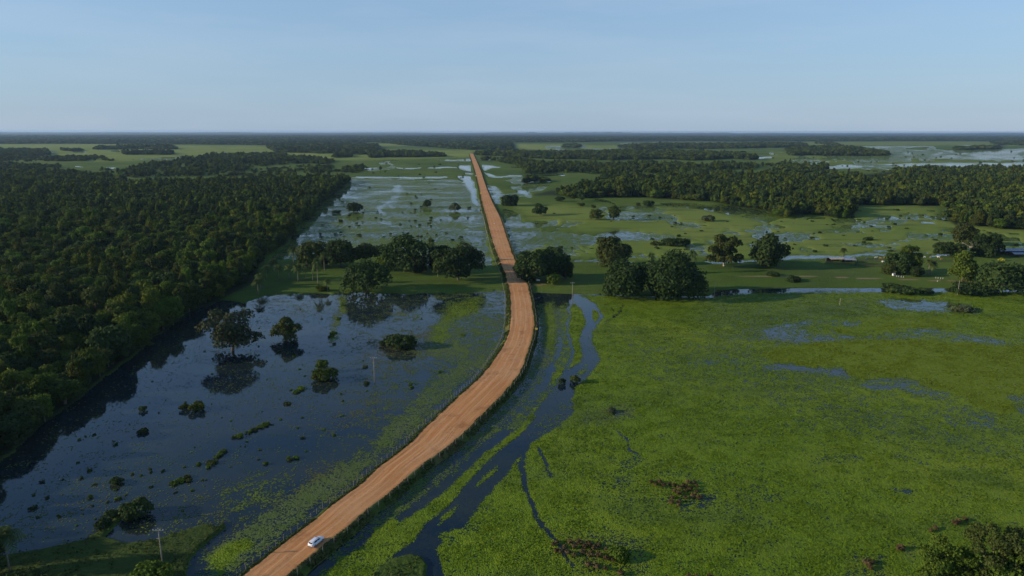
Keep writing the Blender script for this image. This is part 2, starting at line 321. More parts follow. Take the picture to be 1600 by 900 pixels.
WATERS = [  # (outline, feather, cover of plants standing in it, drab, olive)
    ([(545, 278), (620, 279), (700, 281), (735, 283), (742, 300), (752, 330), (764, 370), (772, 405), (774, 416), (700, 416), (600, 404), (520, 400), (430, 404), (440, 388), (462, 362), (492, 331), (520, 303)], 6, .55, .30, .25),
    ([(788, 325), (800, 331), (822, 345), (880, 344), (872, 352), (838, 356), (850, 364), (930, 367), (962, 361), (1010, 364), (1058, 368), (1050, 373), (970, 378), (900, 383), (852, 384), (815, 396), (804, 398), (792, 372), (783, 340)], 4, .34, .2, .1),
    ([(762, 290), (776, 290), (790, 303), (832, 302), (830, 308), (782, 307), (784, 319), (776, 319)], 2, .12, 0, 0),
    ([(806, 295), (820, 294), (834, 308), (812, 306)], 2, .05, 0, 0),
    ([(752, 257.5), (768, 258), (785, 261.5), (770, 263), (756, 267)], 1.2, .03, 0, 0),
    ([(757, 269.5), (766, 270.5), (776, 274.5), (835, 273), (880, 272), (882, 275), (800, 277), (766, 276.5)], 1.2, .03, 0, 0),
    ([(715, 274.5), (739, 275), (746, 300), (751, 322), (743, 324), (735, 318), (733, 300), (722, 286)], 1.5, .02, 0, 0),
    ([(718, 258), (736, 258), (739, 268), (728, 267), (716, 263), (670, 263.6), (670, 261.4), (716, 261)], 1.0, .02, 0, 0),
    ([(620, 261.2), (660, 261), (660, 263), (620, 263)], .7, .02, 0, 0), ([(548, 261.5), (598, 262), (580, 266.5), (572, 265)], .7, .1, 0, 0),
    ([(556, 276.3), (620, 275.5), (700, 276.3), (700, 278.4), (556, 278.6)], .8, .05, 0, 0),
    ([(674, 250.3), (720, 249.6), (735, 248.5), (737, 252), (700, 251.8)], .7, .15, 0, 0), ([(727, 271), (739, 270), (740, 273), (728, 273)], .7, .03, 0, 0),
    ([(752, 249), (770, 249), (772, 252), (754, 251.5)], .7, .1, 0, 0), ([(800, 260.5), (825, 260.5), (824, 262.5), (800, 263)], .7, .05, 0, 0),
    ([(940, 338), (968, 330), (1052, 327), (1012, 338), (1022, 345), (960, 344)], 3, .42, .1, .2),
    ([(1033, 318), (1060, 317), (1100, 321), (1150, 322), (1195, 328), (1210, 336), (1160, 336), (1110, 331), (1040, 322)], 2, .15, 0, 0),
    ([(918, 308), (935, 309), (962, 318), (940, 316)], 1.5, .2, 0, 0), ([(885, 306), (897, 307), (895, 310), (886, 310)], 1.2, .1, 0, 0),
    ([(1368, 340), (1395, 338.5), (1412, 341.5), (1400, 344), (1378, 344.5)], 1.2, .15, 0, 0), ([(1432, 347), (1458, 346), (1460, 350), (1440, 350.5)], 1.2, .25, 0, 0), ([(1416, 341), (1435, 342), (1434, 344.5), (1420, 343.5)], 1., .3, 0, 0),
    ([(1195, 332), (1260, 338), (1255, 343), (1200, 342)], 2, .5, 0, 0), ([(1300, 355), (1345, 358), (1340, 364), (1305, 364)], 3, .75, .3, 0), ([(1230, 371), (1255, 372), (1250, 377), (1228, 376)], 3, .7, .2, 0),
    ([(1272, 262.5), (1310, 257.5), (1400, 256.5), (1440, 254.5), (1520, 254), (1700, 255), (2000, 255), (2000, 264), (1700, 264), (1490, 264.5), (1400, 261.5), (1340, 262.5), (1290, 265)], 1.5, .12, 0, 0),
    ([(1385, 238), (1420, 236), (1470, 235.5), (1540, 233), (1700, 230), (2000, 230), (2000, 252), (1600, 252), (1500, 250), (1440, 246), (1400, 241)], 2.5, .24, .2, 0),
    ([(1430, 237), (1470, 236.5), (1495, 239), (1460, 241)], 1, .1, 0, 0), ([(1530, 241), (1600, 243), (1700, 244), (1700, 247), (1570, 246)], 1, .1, 0, 0),
    ([(1345, 228.5), (1380, 228), (1450, 228.8), (1420, 231), (1352, 233.5)], 1.0, .25, 0, 0), ([(1180, 246.5), (1205, 244.5), (1206, 247.5), (1186, 249)], .7, .05, 0, 0), ([(1200, 230), (1255, 229.5), (1255, 231.5), (1200, 231.5)], .6, .2, 0, 0), ([(1425, 215.5), (1450, 215), (1450, 216.6), (1425, 216.6)], .4, .1, 0, 0),
    ([(893, 408), (930, 407.3), (985, 408), (985, 411), (930, 411), (893, 410.5)], 1.0, .12, 0, 0),
    ([(1098, 407), (1165, 405.5), (1225, 402), (1290, 399), (1345, 397.5), (1395, 396.5), (1400, 399.5), (1345, 402), (1280, 403.5), (1230, 407), (1165, 409), (1100, 410)], 1.0, .03, 0, 0),
    ([(1455, 396.5), (1480, 396), (1480, 399), (1456, 399)], .8, .05, 0, 0),
    ([(118, 260), (130, 260.3), (130, 261.8), (118, 261.5)], .5, .05, 0, 0), ([(165, 260.6), (180, 261), (178, 263), (165, 262.6)], .5, .05, 0, 0), ([(55, 266.5), (72, 266), (72, 268), (55, 268.5)], .5, .05, 0, 0),
]
COVER = [  # (outline, feather, cover, olive, drab, brown) painted in order over pond and field
    ([(420, 462), (790, 460), (790, 560), (640, 700), (430, 860), (340, 900), (200, 760), (330, 560)], 60, .17, .3, .8, .7),
    ([(-60, 780), (120, 640), (330, 500), (560, 470), (560, 700), (200, 830), (-60, 870)], 40, .04, .2, .7, .4),
    ([(640, 540), (800, 470), (790, 560), (640, 700), (520, 780), (560, 650)], 40, .22, .1, .75, .25),
    ([(318, 892), (322, 872), (345, 848), (420, 797), (500, 743), (600, 674), (640, 634), (668, 598), (700, 575), (745, 545), (785, 545), (738, 588), (662, 656), (604, 706), (522, 771), (440, 836), (372, 886), (335, 925)], 12, .80, .0, .88, .15),
    ([(325, 885), (330, 868), (352, 850), (385, 840), (395, 850), (365, 878), (345, 900)], 8, .97, .0, .0, 0),
    ([(690, 465), (780, 462), (792, 480), (788, 530), (760, 560), (690, 575), (668, 545), (690, 510)], 25, .50, .1, .75, .1),
    ([(705, 470), (755, 465), (750, 485), (715, 500), (690, 535), (672, 533), (690, 500)], 10, .8, .3, .1, .0),
    ([(610, 488), (660, 480), (665, 498), (615, 502)], 10, .4, .2, .3, 1.0), ([(585, 700), (480, 745), (470, 690), (560, 650)], 30, .12, .2, .4, .8),
    ([(340, 770), (420, 735), (470, 760), (400, 800), (350, 800)], 22, .25, .3, .5, .1),
    ([(530, 462), (542, 462), (540, 490), (531, 490)], 4, .7, .3, .3, .1), ([(522, 490), (532, 490), (528, 530), (515, 545), (514, 530)], 4, .45, .4, .2, .3),
    # right field
    ([(905, 461), (1110, 466), (1160, 459), (1500, 456.5), (1900, 458), (2300, 462), (2300, 1250), (560, 1250), (695, 900), (682, 858), (732, 816), (757, 781), (792, 742), (806, 720), (836, 690), (862, 674), (892, 648), (893, 622), (900, 606), (921, 588), (936, 570), (937, 558), (927, 535), (926, 518), (943, 494), (930, 475)], 2.2, .955, .0, .0, .0),
    ([(960, 530), (1200, 500), (1600, 520), (1900, 560), (1900, 700), (1500, 720), (1200, 650), (1000, 610)], 60, .76, 0, 0, 0),
    ([(1090, 480), (1150, 468), (1260, 462), (1360, 462), (1380, 490), (1270, 500), (1170, 510), (1090, 500)], 25, .88, .0, .35, .0),
    ([(1180, 553), (1250, 535), (1300, 526), (1420, 527), (1520, 535), (1700, 545), (1700, 620), (1560, 650), (1505, 620), (1420, 598), (1320, 588), (1220, 570)], 9, .985, 1.0, .0, .0),
    ([(1335, 497), (1400, 493), (1480, 499), (1490, 515), (1440, 520), (1380, 520), (1345, 514)], 7, .985, .75, .0, .0), ([(1288, 512), (1330, 508), (1350, 515), (1330, 524), (1290, 520)], 5, .98, .7, .0, .0), ([(1205, 515), (1250, 513), (1262, 521), (1225, 524)], 5, .95, .4, .0, .0),
    ([(1365, 470), (1400, 466), (1440, 467), (1480, 472), (1530, 481), (1528, 489), (1480, 491), (1430, 487), (1390, 481)], 6, .36, .0, .2, 0),
    ([(1196, 516), (1240, 502), (1290, 499), (1350, 503), (1345, 508), (1285, 506), (1245, 511), (1265, 520), (1298, 523), (1310, 531), (1240, 537), (1222, 530), (1190, 528)], 6, .42, .1, .1, 0),
    ([(1290, 505), (1310, 522), (1350, 528), (1400, 516), (1470, 514), (1560, 530), (1590, 540), (1540, 538), (1500, 532), (1450, 531), (1390, 532), (1310, 533)], 5, .45, .2, .1, 0),
    ([(1190, 571), (1235, 568), (1265, 577), (1320, 575), (1325, 592), (1300, 588), (1260, 582), (1200, 578)], 5, .34, .1, .0, 0),
    ([(1210, 598), (1260, 602), (1340, 606), (1330, 615), (1250, 610)], 6, .72, .0, .0, 0),
    ([(1330, 597), (1370, 591), (1400, 590), (1432, 596), (1440, 604), (1480, 612), (1507, 622), (1460, 622), (1420, 612), (1370, 608)], 5, .36, .2, .0, 0),
    ([(1440, 640), (1500, 634), (1540, 640), (1560, 660), (1590, 682), (1545, 680), (1490, 664)], 10, .6, .0, .0, 0), ([(1570, 618), (1620, 612), (1660, 640), (1600, 645)], 8, .5, .3, 0, 0),
    ([(1535, 645), (1560, 645), (1560, 664), (1540, 664)], 5, .35, .0, .0, 0),
    ([(1270, 712), (1330, 708), (1360, 716), (1320, 724), (1275, 722)], 7, .7, 0, 0, 0), ([(1395, 706), (1415, 713), (1400, 717)], 4, .4, 0, 0, 0), ([(1432, 722), (1450, 723), (1462, 729), (1440, 729)], 3, .3, 0, 0, 0),
    ([(1395, 764), (1430, 766), (1425, 773), (1400, 771)], 4, .5, 0, 0, 0), ([(1185, 768), (1222, 772), (1222, 784), (1190, 786)], 6, .5, 0, 0, 0),
    ([(930, 640), (975, 628), (990, 645), (950, 665), (900, 660)], 12, .8, .1, .3, .25), ([(952, 641), (988, 643), (988, 650), (955, 649)], 4, .45, 0, .2, .6),
    ([(880, 740), (940, 722), (1000, 712), (1090, 725), (1200, 725), (1260, 760), (1140, 800), (1000, 800), (900, 760)], 40, .88, 0, 0, 0),
    ([(960, 725), (1000, 712), (1010, 720), (975, 735)], 6, .6, 0, 0, 0), ([(960, 745), (985, 742), (990, 756), (960, 758)], 6, .6, 0, .2, 0), ([(1090, 770), (1120, 775), (1105, 800), (1050, 800)], 8, .6, 0, 0, 0),
    ([(870, 830), (960, 830), (1010, 850), (1010, 900), (900, 900)], 25, .72, 0, 0, .3), ([(1330, 870), (1380, 870), (1390, 905), (1320, 905)], 12, .6, 0, 0, .2), ([(1420, 850), (1440, 855), (1430, 880), (1410, 870)], 8, .6, 0, 0, .2),
    ([(1090, 550), (1130, 546), (1190, 552), (1180, 562), (1110, 560)], 8, .8, 0, 0, 0),
    # between road and channel: lily pads in lanes
    ([(842, 480), (850, 474), (870, 470), (878, 500), (872, 545), (850, 590), (835, 610), (790, 662), (735, 712), (690, 752), (640, 795), (600, 820), (560, 845), (520, 875), (500, 870), (560, 815), (620, 770), (680, 722), (740, 668), (800, 612), (832, 560), (840, 520)], 6, .52, .0, .85, .15),
    ([(852, 480), (862, 474), (868, 500), (868, 535), (863, 555), (853, 540), (851, 510)], 4, .85, .2, .1, .1),
    ([(872, 478), (886, 472), (892, 490), (890, 520), (895, 545), (892, 565), (872, 580), (868, 570), (880, 545), (878, 510)], 4, .55, .0, .35, 0),
    ([(890, 480), (897, 472), (909, 486), (915, 505), (905, 526), (909, 555), (906, 566), (889, 578), (892, 570), (900, 552), (894, 530), (888, 520), (893, 502)], 2, .99, .1, .0, 0),
    ([(888, 571), (880, 583), (868, 595), (870, 602), (838, 640), (834, 655), (800, 690), (782, 702), (748, 736), (716, 770), (694, 795), (668, 815), (650, 838), (628, 855), (560, 905), (490, 945), (500, 900), (540, 872), (575, 852), (600, 838), (628, 815), (664, 794), (700, 764), (736, 727), (762, 706), (790, 686), (822, 655), (828, 645), (845, 625), (858, 600), (868, 580)], 3, .96, .05, .05, 0),
    ([(828, 648), (850, 622), (866, 612), (872, 596), (850, 605), (815, 640), (790, 668), (800, 680)], 6, .5, 0, .6, 0),
    ([(572, 850), (585, 825), (605, 812), (622, 815), (626, 832), (605, 852), (585, 862)], 5, .98, .35, 0, 0),
    ([(500, 900), (530, 870), (600, 840), (640, 825), (640, 845), (600, 880), (560, 930), (490, 950)], 8, .92, 0, 0, 0),
    ([(926, 484), (933, 486), (935, 495), (929, 503), (925, 494)], 1.5, .98, .2, 0, 0),
    ([(781, 724), (776, 736), (752, 757), (743, 762), (756, 745), (770, 732)], 2.5, .9, .1, 0, 0), ([(717, 789), (708, 802), (688, 821), (684, 820), (700, 800)], 2.5, .7, 0, .2, 0),
    ([(918, 570), (921, 580), (905, 590), (900, 588)], 2, .5, 0, 0, 0), ([(860, 640), (890, 625), (895, 640), (870, 665), (830, 690), (840, 665)], 6, .16, 0, .3, 0),
    ([(690, 835), (720, 826), (740, 800), (760, 790), (775, 775), (770, 800), (730, 850), (700, 860)], 6, .75, 0, 0, 0),
]
CREEKS = [  # narrow open leads through the mat
    ([(828, 690), (820, 710), (817, 735), (825, 770), (842, 805), (862, 840)], 3.6, 1.5), ([(845, 702), (852, 720), (860, 745)], 1.6, 1.2), ([(963, 670), (980, 690), (985, 705), (1000, 712)], 1.3, 1.5), ([(810, 722), (817, 734)], 2, 1), ([(965, 485), (955, 495), (952, 480)], 1., 1), ([(940, 505), (960, 492), (972, 478)], 1., 1),
    ([(862, 840), (880, 860), (895, 885)], 2., 3),
    ([(886, 478), (890, 495), (887, 515), (893, 535), (899, 552), (893, 566), (884, 574)], 1.5, 1.2),
]
WET = [([(796, 320), (1000, 322), (1230, 342), (1340, 326), (1460, 325), (1590, 366), (1600, 392), (1240, 398), (900, 404), (812, 398)], 5, .50), ([(548, 248), (736, 246), (738, 282), (550, 280)], 3, .50), ([(752, 246), (830, 256), (880, 270), (840, 300), (776, 318), (762, 280)], 3, .50),
       ([(1200, 232), (1700, 224), (1900, 224), (1900, 268), (1200, 268)], 4, .47), ([(-300, 228), (560, 234), (730, 238), (730, 246), (300, 250), (-300, 250)], 3, .58), ([(800, 224), (1180, 222), (1200, 250), (860, 238)], 3, .56)]
BRIGHT = [([(-300, 228), (60, 226), (150, 226), (400, 228), (560, 234), (740, 235), (738, 246), (600, 250), (470, 250), (300, 244), (200, 252), (-300, 252)], 5, .85), ([(-300, 224.5), (200, 225), (330, 228), (330, 231), (-300, 232)], 2, 1.),
          ([(420, 232), (530, 238), (710, 240), (735, 240), (735, 246), (560, 246), (420, 242)], 3, 1.), ([(590, 225), (640, 224), (640, 228), (595, 228)], 1.5, 1.), ([(805, 225), (890, 226), (890, 235), (840, 234), (806, 232)], 2, 1.), ([(900, 227), (975, 228), (970, 234), (905, 232)], 2, .9), ([(1020, 220), (1130, 220), (1130, 223), (1020, 223)], 1, .9),
          ([(1200, 222), (1500, 221), (1700, 222), (1700, 228), (1200, 227)], 2, .6), ([(1200, 235), (1360, 247), (1600, 252), (1600, 265), (1200, 265)], 6, .4),
          ([(800, 318), (900, 320), (1100, 330), (1200, 345), (1340, 320), (1450, 322), (1480, 345), (1600, 362), (1700, 366), (1700, 392), (1500, 395), (1250, 400), (1100, 404), (900, 405), (810, 400), (850, 384), (1000, 376), (1060, 368), (900, 360), (830, 345)], 10, .62)]
DARK_GROUND = [([(-500, 262), (60, 266), (180, 272), (200, 286), (400, 281), (545, 276), (546, 284), (490, 331), (440, 385), (405, 402), (395, 440), (350, 468), (250, 522), (160, 595), (20, 705), (-60, 765), (-500, 1100)], 4),  # ground of the woods, with its own dark floor colour
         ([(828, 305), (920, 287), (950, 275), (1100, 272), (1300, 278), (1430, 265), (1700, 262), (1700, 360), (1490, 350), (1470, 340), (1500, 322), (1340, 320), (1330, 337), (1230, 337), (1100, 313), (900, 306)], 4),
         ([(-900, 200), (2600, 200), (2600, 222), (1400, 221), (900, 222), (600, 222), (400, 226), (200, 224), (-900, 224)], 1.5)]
PATHS = [([(822, 449), (835, 447.5), (851, 445.5)], 1.2), ([(1105, 432), (1160, 432.5), (1240, 433), (1300, 434), (1340, 436), (1420, 438), (1470, 440)], .55), ([(1480, 440), (1500, 440.5), (1535, 443)], .7)]

FLAT_D = 30.0
def fields(pp):
    """land, cover, olive, drab, brown, bright, shade, dirt at image pixels pp"""
    x, y = pp[:, 0], pp[:, 1]; n = len(x)
    far = np.clip((y - 215) / 120, .06, 1)
    wx = (fbm(x / 40, y * ASP / 40, 3) - .5) * 26 * far + (fbm(x / 9, y * ASP / 9, 5) - .5) * 9 * far
    wy = ((fbm(x / 40, y * ASP / 40, 11) - .5) * 26 * far + (fbm(x / 9, y * ASP / 9, 13) - .5) * 9 * far) / ASP * .8
    q = np.stack([x + wx * .7, y + wy * .7], 1); q2 = np.stack([x + wx, y + wy], 1)
    Ld = np.ones(n); C = np.zeros(n); ol = np.zeros(n); dr = np.zeros(n); br = np.zeros(n); bt = np.zeros(n)
    rag = fbm(x / 22, y * 4 / 22, 51, 5) - .5
    for o, f, c, d_, e_ in WATERS:
        m = soft(q, o, f * 2.0 + .6); m = np.clip((m - .5 + rag * 4.2 * m * (1 - m)) * 3.2 + .5, 0, 1); ms = soft(q, o, f * 2.6 + 1.2) ** 1.5; ms = np.clip(ms + rag * 1.8 * ms * (1 - ms) * 2, 0, 1); Ld = Ld * (1 - m); C = C * (1 - m) + (c + (.8 - c) * (1 - ms) ** 1.2) * m; dr = dr * (1 - m) + d_ * m; ol = ol * (1 - m) + e_ * m
    for o, f, k in WET:
        m = soft(q2, o, f); v = fbm(x / 60, y * 5.5 / 60, 57, 5); v2 = fbm(x / 26, y * 5.5 / 26, 59, 4)
        m = m * np.clip((v - k) * 14, 0, 1) * np.clip((v2 - .40) * 9, 0, 1); Ld = Ld * (1 - m); C = C * (1 - m) + .62 * m; dr = np.maximum(dr, .3 * m)
    for o in (POND, FIELD):
        m = soft(q if o is POND else pp + np.stack([wx, wy], 1) * .12, o, 1.6); Ld *= 1 - m; C *= 1 - m
    # a lane of the flooded meadow left open where the stream runs through
    for o, w, f, c in (([(621, 292), (622, 305), (612, 318), (598, 330), (596, 342), (606, 350), (622, 356)], 5, 4, .12), ([(500, 318), (520, 310), (560, 312), (600, 304), (620, 303)], 3, 5, .3), ([(452, 378), (470, 355), (495, 328), (535, 300)], 7, 10, .25), ([(690, 340), (720, 330), (735, 350), (752, 385), (762, 410)], 6, 10, .3)):
        m = np.clip(line(q2 + np.stack([rag * 14, rag * 6], 1), o, w * .6, f * 1.6) * (.75 + rag * 2.2), 0, 1) * (y < 420); C = C * (1 - m) + c * m; dr = dr * (1 - m * .5)
    for o, f, c, e_, d_, b_ in COVER:
        m = soft(q if f > 4 else pp + np.stack([wx, wy], 1) * .22, o, f); C = C * (1 - m) + c * m; ol = ol * (1 - m) + e_ * m; dr = dr * (1 - m) + d_ * m; br = br * (1 - m) + b_ * m
    for o, w, f in CREEKS:
        C *= 1 - line(q, o, w, f)
    for o in (BANK_SW, MOUND):
        m = soft(pp + np.stack([wx, wy], 1) * .3, o, 3); Ld = np.maximum(Ld, m)
    for o, f, k in BRIGHT: bt = np.maximum(bt, soft(q2, o, f) * k)
    sh = .62 * soft(q, BANK_SW, 6) + .35 * soft(q, MOUND, 4)  # bank and mound grass take part of the dark ground colour
    for o, f in DARK_GROUND: sh = np.maximum(sh, soft(q, o, f))
    di = np.zeros(n)
    for o, w in PATHS: di = np.maximum(di, line(pp, o, w, .5))
    return Ld, C, ol, dr, br, bt, sh, di

# ground plan grid: fan with finer cells near, coarser far
th = [math.radians(.145)]
while th[-1] < math.radians(62):
    t = th[-1]; th.append(t + (1.0 if t < .095 else 1.6 if t < .66 else 14) / F)
th = np.array(th); az = np.radians(np.arange(-50, 50.01, .155))
D = H / np.tan(th)
GX = D[:, None] * np.tan(az)[None, :]; GY = np.repeat(D[:, None], len(az), 1)
nr, nc = GX.shape
GP = np.stack([GX.ravel(), GY.ravel(), np.zeros(nr * nc)], 1)
gp, _ = proj(GP)
LD, CV, OL, DRB, BRN, BRT, DKG, DIR = fields(gp)
ii = (np.arange(nr - 1)[:, None] * nc + np.arange(nc - 1)[None, :]).ravel()
CELLS = np.stack([ii, ii + nc, ii + nc + 1, ii + 1], 1)      # theta grows towards the camera
def sheet(name, keep, z, mat, attrs):
    cells = CELLS[keep[CELLS].any(1)]; used = np.unique(cells); mapi = np.full(nr * nc, -1); mapi[used] = np.arange(len(used))
    V = GP[used].copy(); V[:, 2] = z[used]
    me = indexed(name, V, mapi[cells], mat, True)
    for k, v in attrs.items(): attr(me, k, v[used].astype(np.float32))
    o = link(name, me); return o
def land_z(L): return -.55 + 1.15 * L
ground = tag(sheet('ground', LD > .02, land_z(LD), M['ground'], dict(bright=BRT, shade=DKG, dirt=DIR)), kind='structure')
plants = tag(sheet('floating_plants', (CV > .012) & (LD < .62), np.full(nr * nc, .06), M['plants'], dict(cover=CV, olive=OL, drab=DRB, brown=BRN)), kind='stuff')
hx = np.linspace(-30000, 30000, 500); hp, _ = proj(np.column_stack([hx, np.full(500, 31000.), np.zeros(500)]))
hh_ = 18 + 34 * fbm(hx / 2600, hx * 0, 131) + 46 * np.clip(fbm(hx / 900, hx * 0 + 3, 133) - .42, 0, 1) * np.exp(-((hp[:, 0] - 960) / 190) ** 2) * 3 + 30 * np.exp(-((hp[:, 0] - 1590) / 60) ** 2); hh_ = np.minimum(hh_, 92)
HV = np.concatenate([np.column_stack([hx, np.full(500, 31000.), np.full(500, -1.)]), np.column_stack([hx, np.full(500, 32200.), hh_]), np.column_stack([hx, np.full(500, 34000.), np.full(500, -1.)])])
tag(link('hills', indexed('hills', HV, np.concatenate([np.stack([i_ * 500 + np.arange(499), i_ * 500 + np.arange(499) + 1, (i_ + 1) * 500 + np.arange(499) + 1, (i_ + 1) * 500 + np.arange(499)], 1) for i_ in (0, 1)]), M['verge'], True)), kind='structure')
# the flood water under everything
ring = [0] + [40 * 1.35 ** k for k in range(24)]
V = [(0, 0, 0)]; Fw = []
for r in ring[1:]:
    V += [(r * math.cos(a * math.pi / 24), r * math.sin(a * math.pi / 24), 0) for a in range(48)]
for a in range(48): Fw.append((0, 1 + a, 1 + (a + 1) % 48))
for k in range(len(ring) - 2):
    for a in range(48):
        b = 1 + k * 48; Fw.append((b + a, b + 48 + a, b + 48 + (a + 1) % 48, b + (a + 1) % 48))
wm = bpy.data.meshes.new('water'); wm.from_pydata(V, [], Fw); wm.materials.append(M['water'])
tag(link('water', wm), kind='structure')

# ---------------------------------------------------------------- the causeway: road, verges
ROAD_Z = 1.7
def resample(a, b, z, step):
    A = np.array([g(*p, z) for p in a])[::-1]; B = np.array([g(*p, z) for p in b])[::-1]
    t = np.concatenate([[0], np.cumsum(np.linalg.norm(np.diff((A + B) / 2, axis=0), axis=1))])
    # smooth by Catmull-Rom through the traced points
    s = np.unique(np.concatenate([np.arange(0, 500, step), np.arange(500, t[-1], step * 3), [t[-1]]]))
    def cr(Pn):
        out = []
        for q in s:
            i = min(max(np.searchsorted(t, q, side='right') - 1, 0), len(t) - 2); u = (q - t[i]) / (t[i + 1] - t[i])
            m0 = (Pn[i + 1] - Pn[max(i - 1, 0)]) / (t[i + 1] - t[max(i - 1, 0)]) * (t[i + 1] - t[i])
            m1 = (Pn[min(i + 2, len(t) - 1)] - Pn[i]) / (t[min(i + 2, len(t) - 1)] - t[i]) * (t[i + 1] - t[i])
            out.append((2 * u ** 3 - 3 * u ** 2 + 1) * Pn[i] + (u ** 3 - 2 * u ** 2 + u) * m0 + (-2 * u ** 3 + 3 * u ** 2) * Pn[i + 1] + (u ** 3 - u ** 2) * m1)
        return np.array(out)
    return cr(A), cr(B), s
RL, RR, RS = resample(ROAD_L, ROAD_R, ROAD_Z, 2.0)
acr = (RR - RL); acr /= np.linalg.norm(acr, axis=1)[:, None]
wob = (fbm(RS / 6, RS * 0, 21) - .5)[:, None] * 1.1; wob2 = (fbm(RS / 6, RS * 0 + 9, 23) - .5)[:, None] * 1.1
RL2, RR2 = RL + acr * wob, RR + acr * wob2
NA = 17
us = np.linspace(0, 1, NA)
prof = .10 * np.sin(np.pi * us) + .16 * np.exp(-((us - .06) / .03) ** 2) + .12 * np.exp(-((us - .95) / .025) ** 2)
RV = RL2[:, None, :] * (1 - us)[None, :, None] + RR2[:, None, :] * us[None, :, None]
RV[:, :, 2] += prof[None, :] + (fbm(RS[:, None] / 4 + us[None, :] * 0, us[None, :] * 9 + RS[:, None] * 0, 31) - .5) * .12
def strip_faces(n, m):
    i = (np.arange(n - 1)[:, None] * m + np.arange(m - 1)[None, :]).ravel(); return np.stack([i, i + 1, i + m + 1, i + m], 1)
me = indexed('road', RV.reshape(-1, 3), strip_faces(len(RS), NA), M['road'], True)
attr(me, 'lane', np.tile(us, len(RS)).astype(np.float32)); uvl = me.uv_layers.new(name='UVMap'); wid = np.linalg.norm(RR2 - RL2, axis=1)
UV = np.stack([(us[None, :] * wid[:, None]), np.repeat(RS[:, None], NA, 1)], 2).reshape(-1, 2)
lv = np.zeros(len(me.loops), np.int32); me.loops.foreach_get('vertex_index', lv); uvl.data.foreach_set('uv', UV[lv].astype(np.float32).ravel())
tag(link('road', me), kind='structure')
def verge(edge, outw, seed):
    offs = np.array([-.4, .35, .8, 1.4, 2.2, 3.3]); zs = np.array([ROAD_Z - .05, ROAD_Z + .06, ROAD_Z - .05, .9, .2, -.5])
    j = (fbm(RS[:, None] / 3 + offs[None, :] * 5, offs[None, :] * 2 + RS[:, None] * 0, seed) - .5)
    P = edge[:, None, :] + outw[:, None, :] * (offs[None, :, None] + j[:, :, None] * np.array([0, .2, .6, .9, .9, .8])[None, :, None])
    P[:, :, 2] = zs[None, :] + j * np.array([0, .15, .35, .5, .4, .2])[None, :]
    f = strip_faces(len(RS), len(offs)); f = f if seed % 2 else f[:, ::-1]
    tag(link('verge', indexed('verge', P.reshape(-1, 3), f, M['verge'], True)), kind='structure'); return P
VL = verge(RL2, -acr, 41); VR = verge(RR2, acr, 42)

# ---------------------------------------------------------------- foliage builders
def unit(n, r):
    v = r.normal(size=(n, 3)); return v / np.linalg.norm(v, axis=1)[:, None]
def leaf_quads(P, N, size, r, asp=1.0):
    n = len(P); t = np.cross(N, unit(n, r)); t /= np.linalg.norm(t, axis=1)[:, None] + 1e-9; b = np.cross(N, t)
    s = (size * r.uniform(.6, 1.35, n))[:, None] * .5
    return np.stack([P - t * s * asp, P - b * s, P + t * s * asp, P + b * s], 1)
def cloud(lumps, size, r, cap=6000, cover=1.5, rag=.35, low=-.55):
    """leaf clumps spread through the outer part of each lump (cx, cy, cz, rxy, rz)"""
    L = np.array(lumps, float); ar = 4 * math.pi * L[:, 3] * (L[:, 3] + L[:, 4]) / 2
    n = cover * 1.25 * ar.sum() / (size * size)
    if n > cap: size = size * min((n / cap) ** .5, 2.0)
    n = int(min(cap, n))
    k = r.choice(len(L), n, p=ar / ar.sum()); d = unit(n, r)
    d[:, 2] = np.where(d[:, 2] < low, -d[:, 2] * .6, d[:, 2]); d /= np.linalg.norm(d, axis=1)[:, None]
    rad = np.stack([L[k, 3], L[k, 3], L[k, 4]], 1); P = L[k, :3] + d * rad * (1 - rag * r.random(n) ** 1.6)[:, None] * (1 + .10 * r.normal(size=n))[:, None]
    deep = np.zeros(n, bool)
    for i in range(len(L)):
        e = (((P - L[i, :3]) / np.array([L[i, 3], L[i, 3], L[i, 4]])) ** 2).sum(1); deep |= (e < .42) & (k != i)
    P, d = P[~deep], d[~deep]
    N = d + .55 * r.normal(size=d.shape); N /= np.linalg.norm(N, axis=1)[:, None]
    return leaf_quads(P, N, size, r)
def lump_set(style, W, Ht, r):
    out = []
    def ring(n, cx, cy, cz, ax, az_, r0, r1, flat=1.0):
        for i in range(n):
            d = unit(1, r)[0]; q = r.random() ** .4; R = r.uniform(r0, r1)
            out.append(((cx + d[0] * ax * q) * W, (cy + d[1] * ax * q) * W, (cz + d[2] * az_ * q) * Ht, R * W, R * W * flat))
    if style == 'round': ring(18, 0, 0, .52, .34, .30, .13, .22); ring(9, 0, 0, .24, .36, .12, .11, .17); out.append((0, 0, .46 * Ht, .36 * W, .38 * Ht))
    elif style == 'spread':
        ring(22, 0, 0, .64, .38, .22, .10, .17, .75); ring(12, 0, 0, .36, .40, .14, .09, .14, .8)
    elif style == 'tall':
        ring(13, 0, 0, .36, .34, .22, .13, .21, .9); ring(6, -.05, 0, .8, .16, .12, .10, .17, .9); ring(4, .25, 0, .58, .14, .08, .09, .14, .8)
    elif style == 'open':
        ring(24, 0, 0, .64, .38, .26, .08, .14, .8); ring(18, 0, 0, .28, .40, .14, .08, .13, .8)
    elif style == 'bush': ring(11, 0, 0, .40, .36, .22, .13, .24, .85); out.append((0, 0, .3 * Ht, .36 * W, .36 * Ht))
    elif style == 'canopy': ring(9, 0, 0, .70, .32, .15, .15, .27, .85); ring(8, 0, 0, .32, .38, .16, .15, .24, .9); out.append((0, 0, .46 * Ht, .40 * W, .38 * Ht))
    return [(a, b, max(c, e * .55), d_, min(e, Ht * .45)) for a, b, c, d_, e in out]
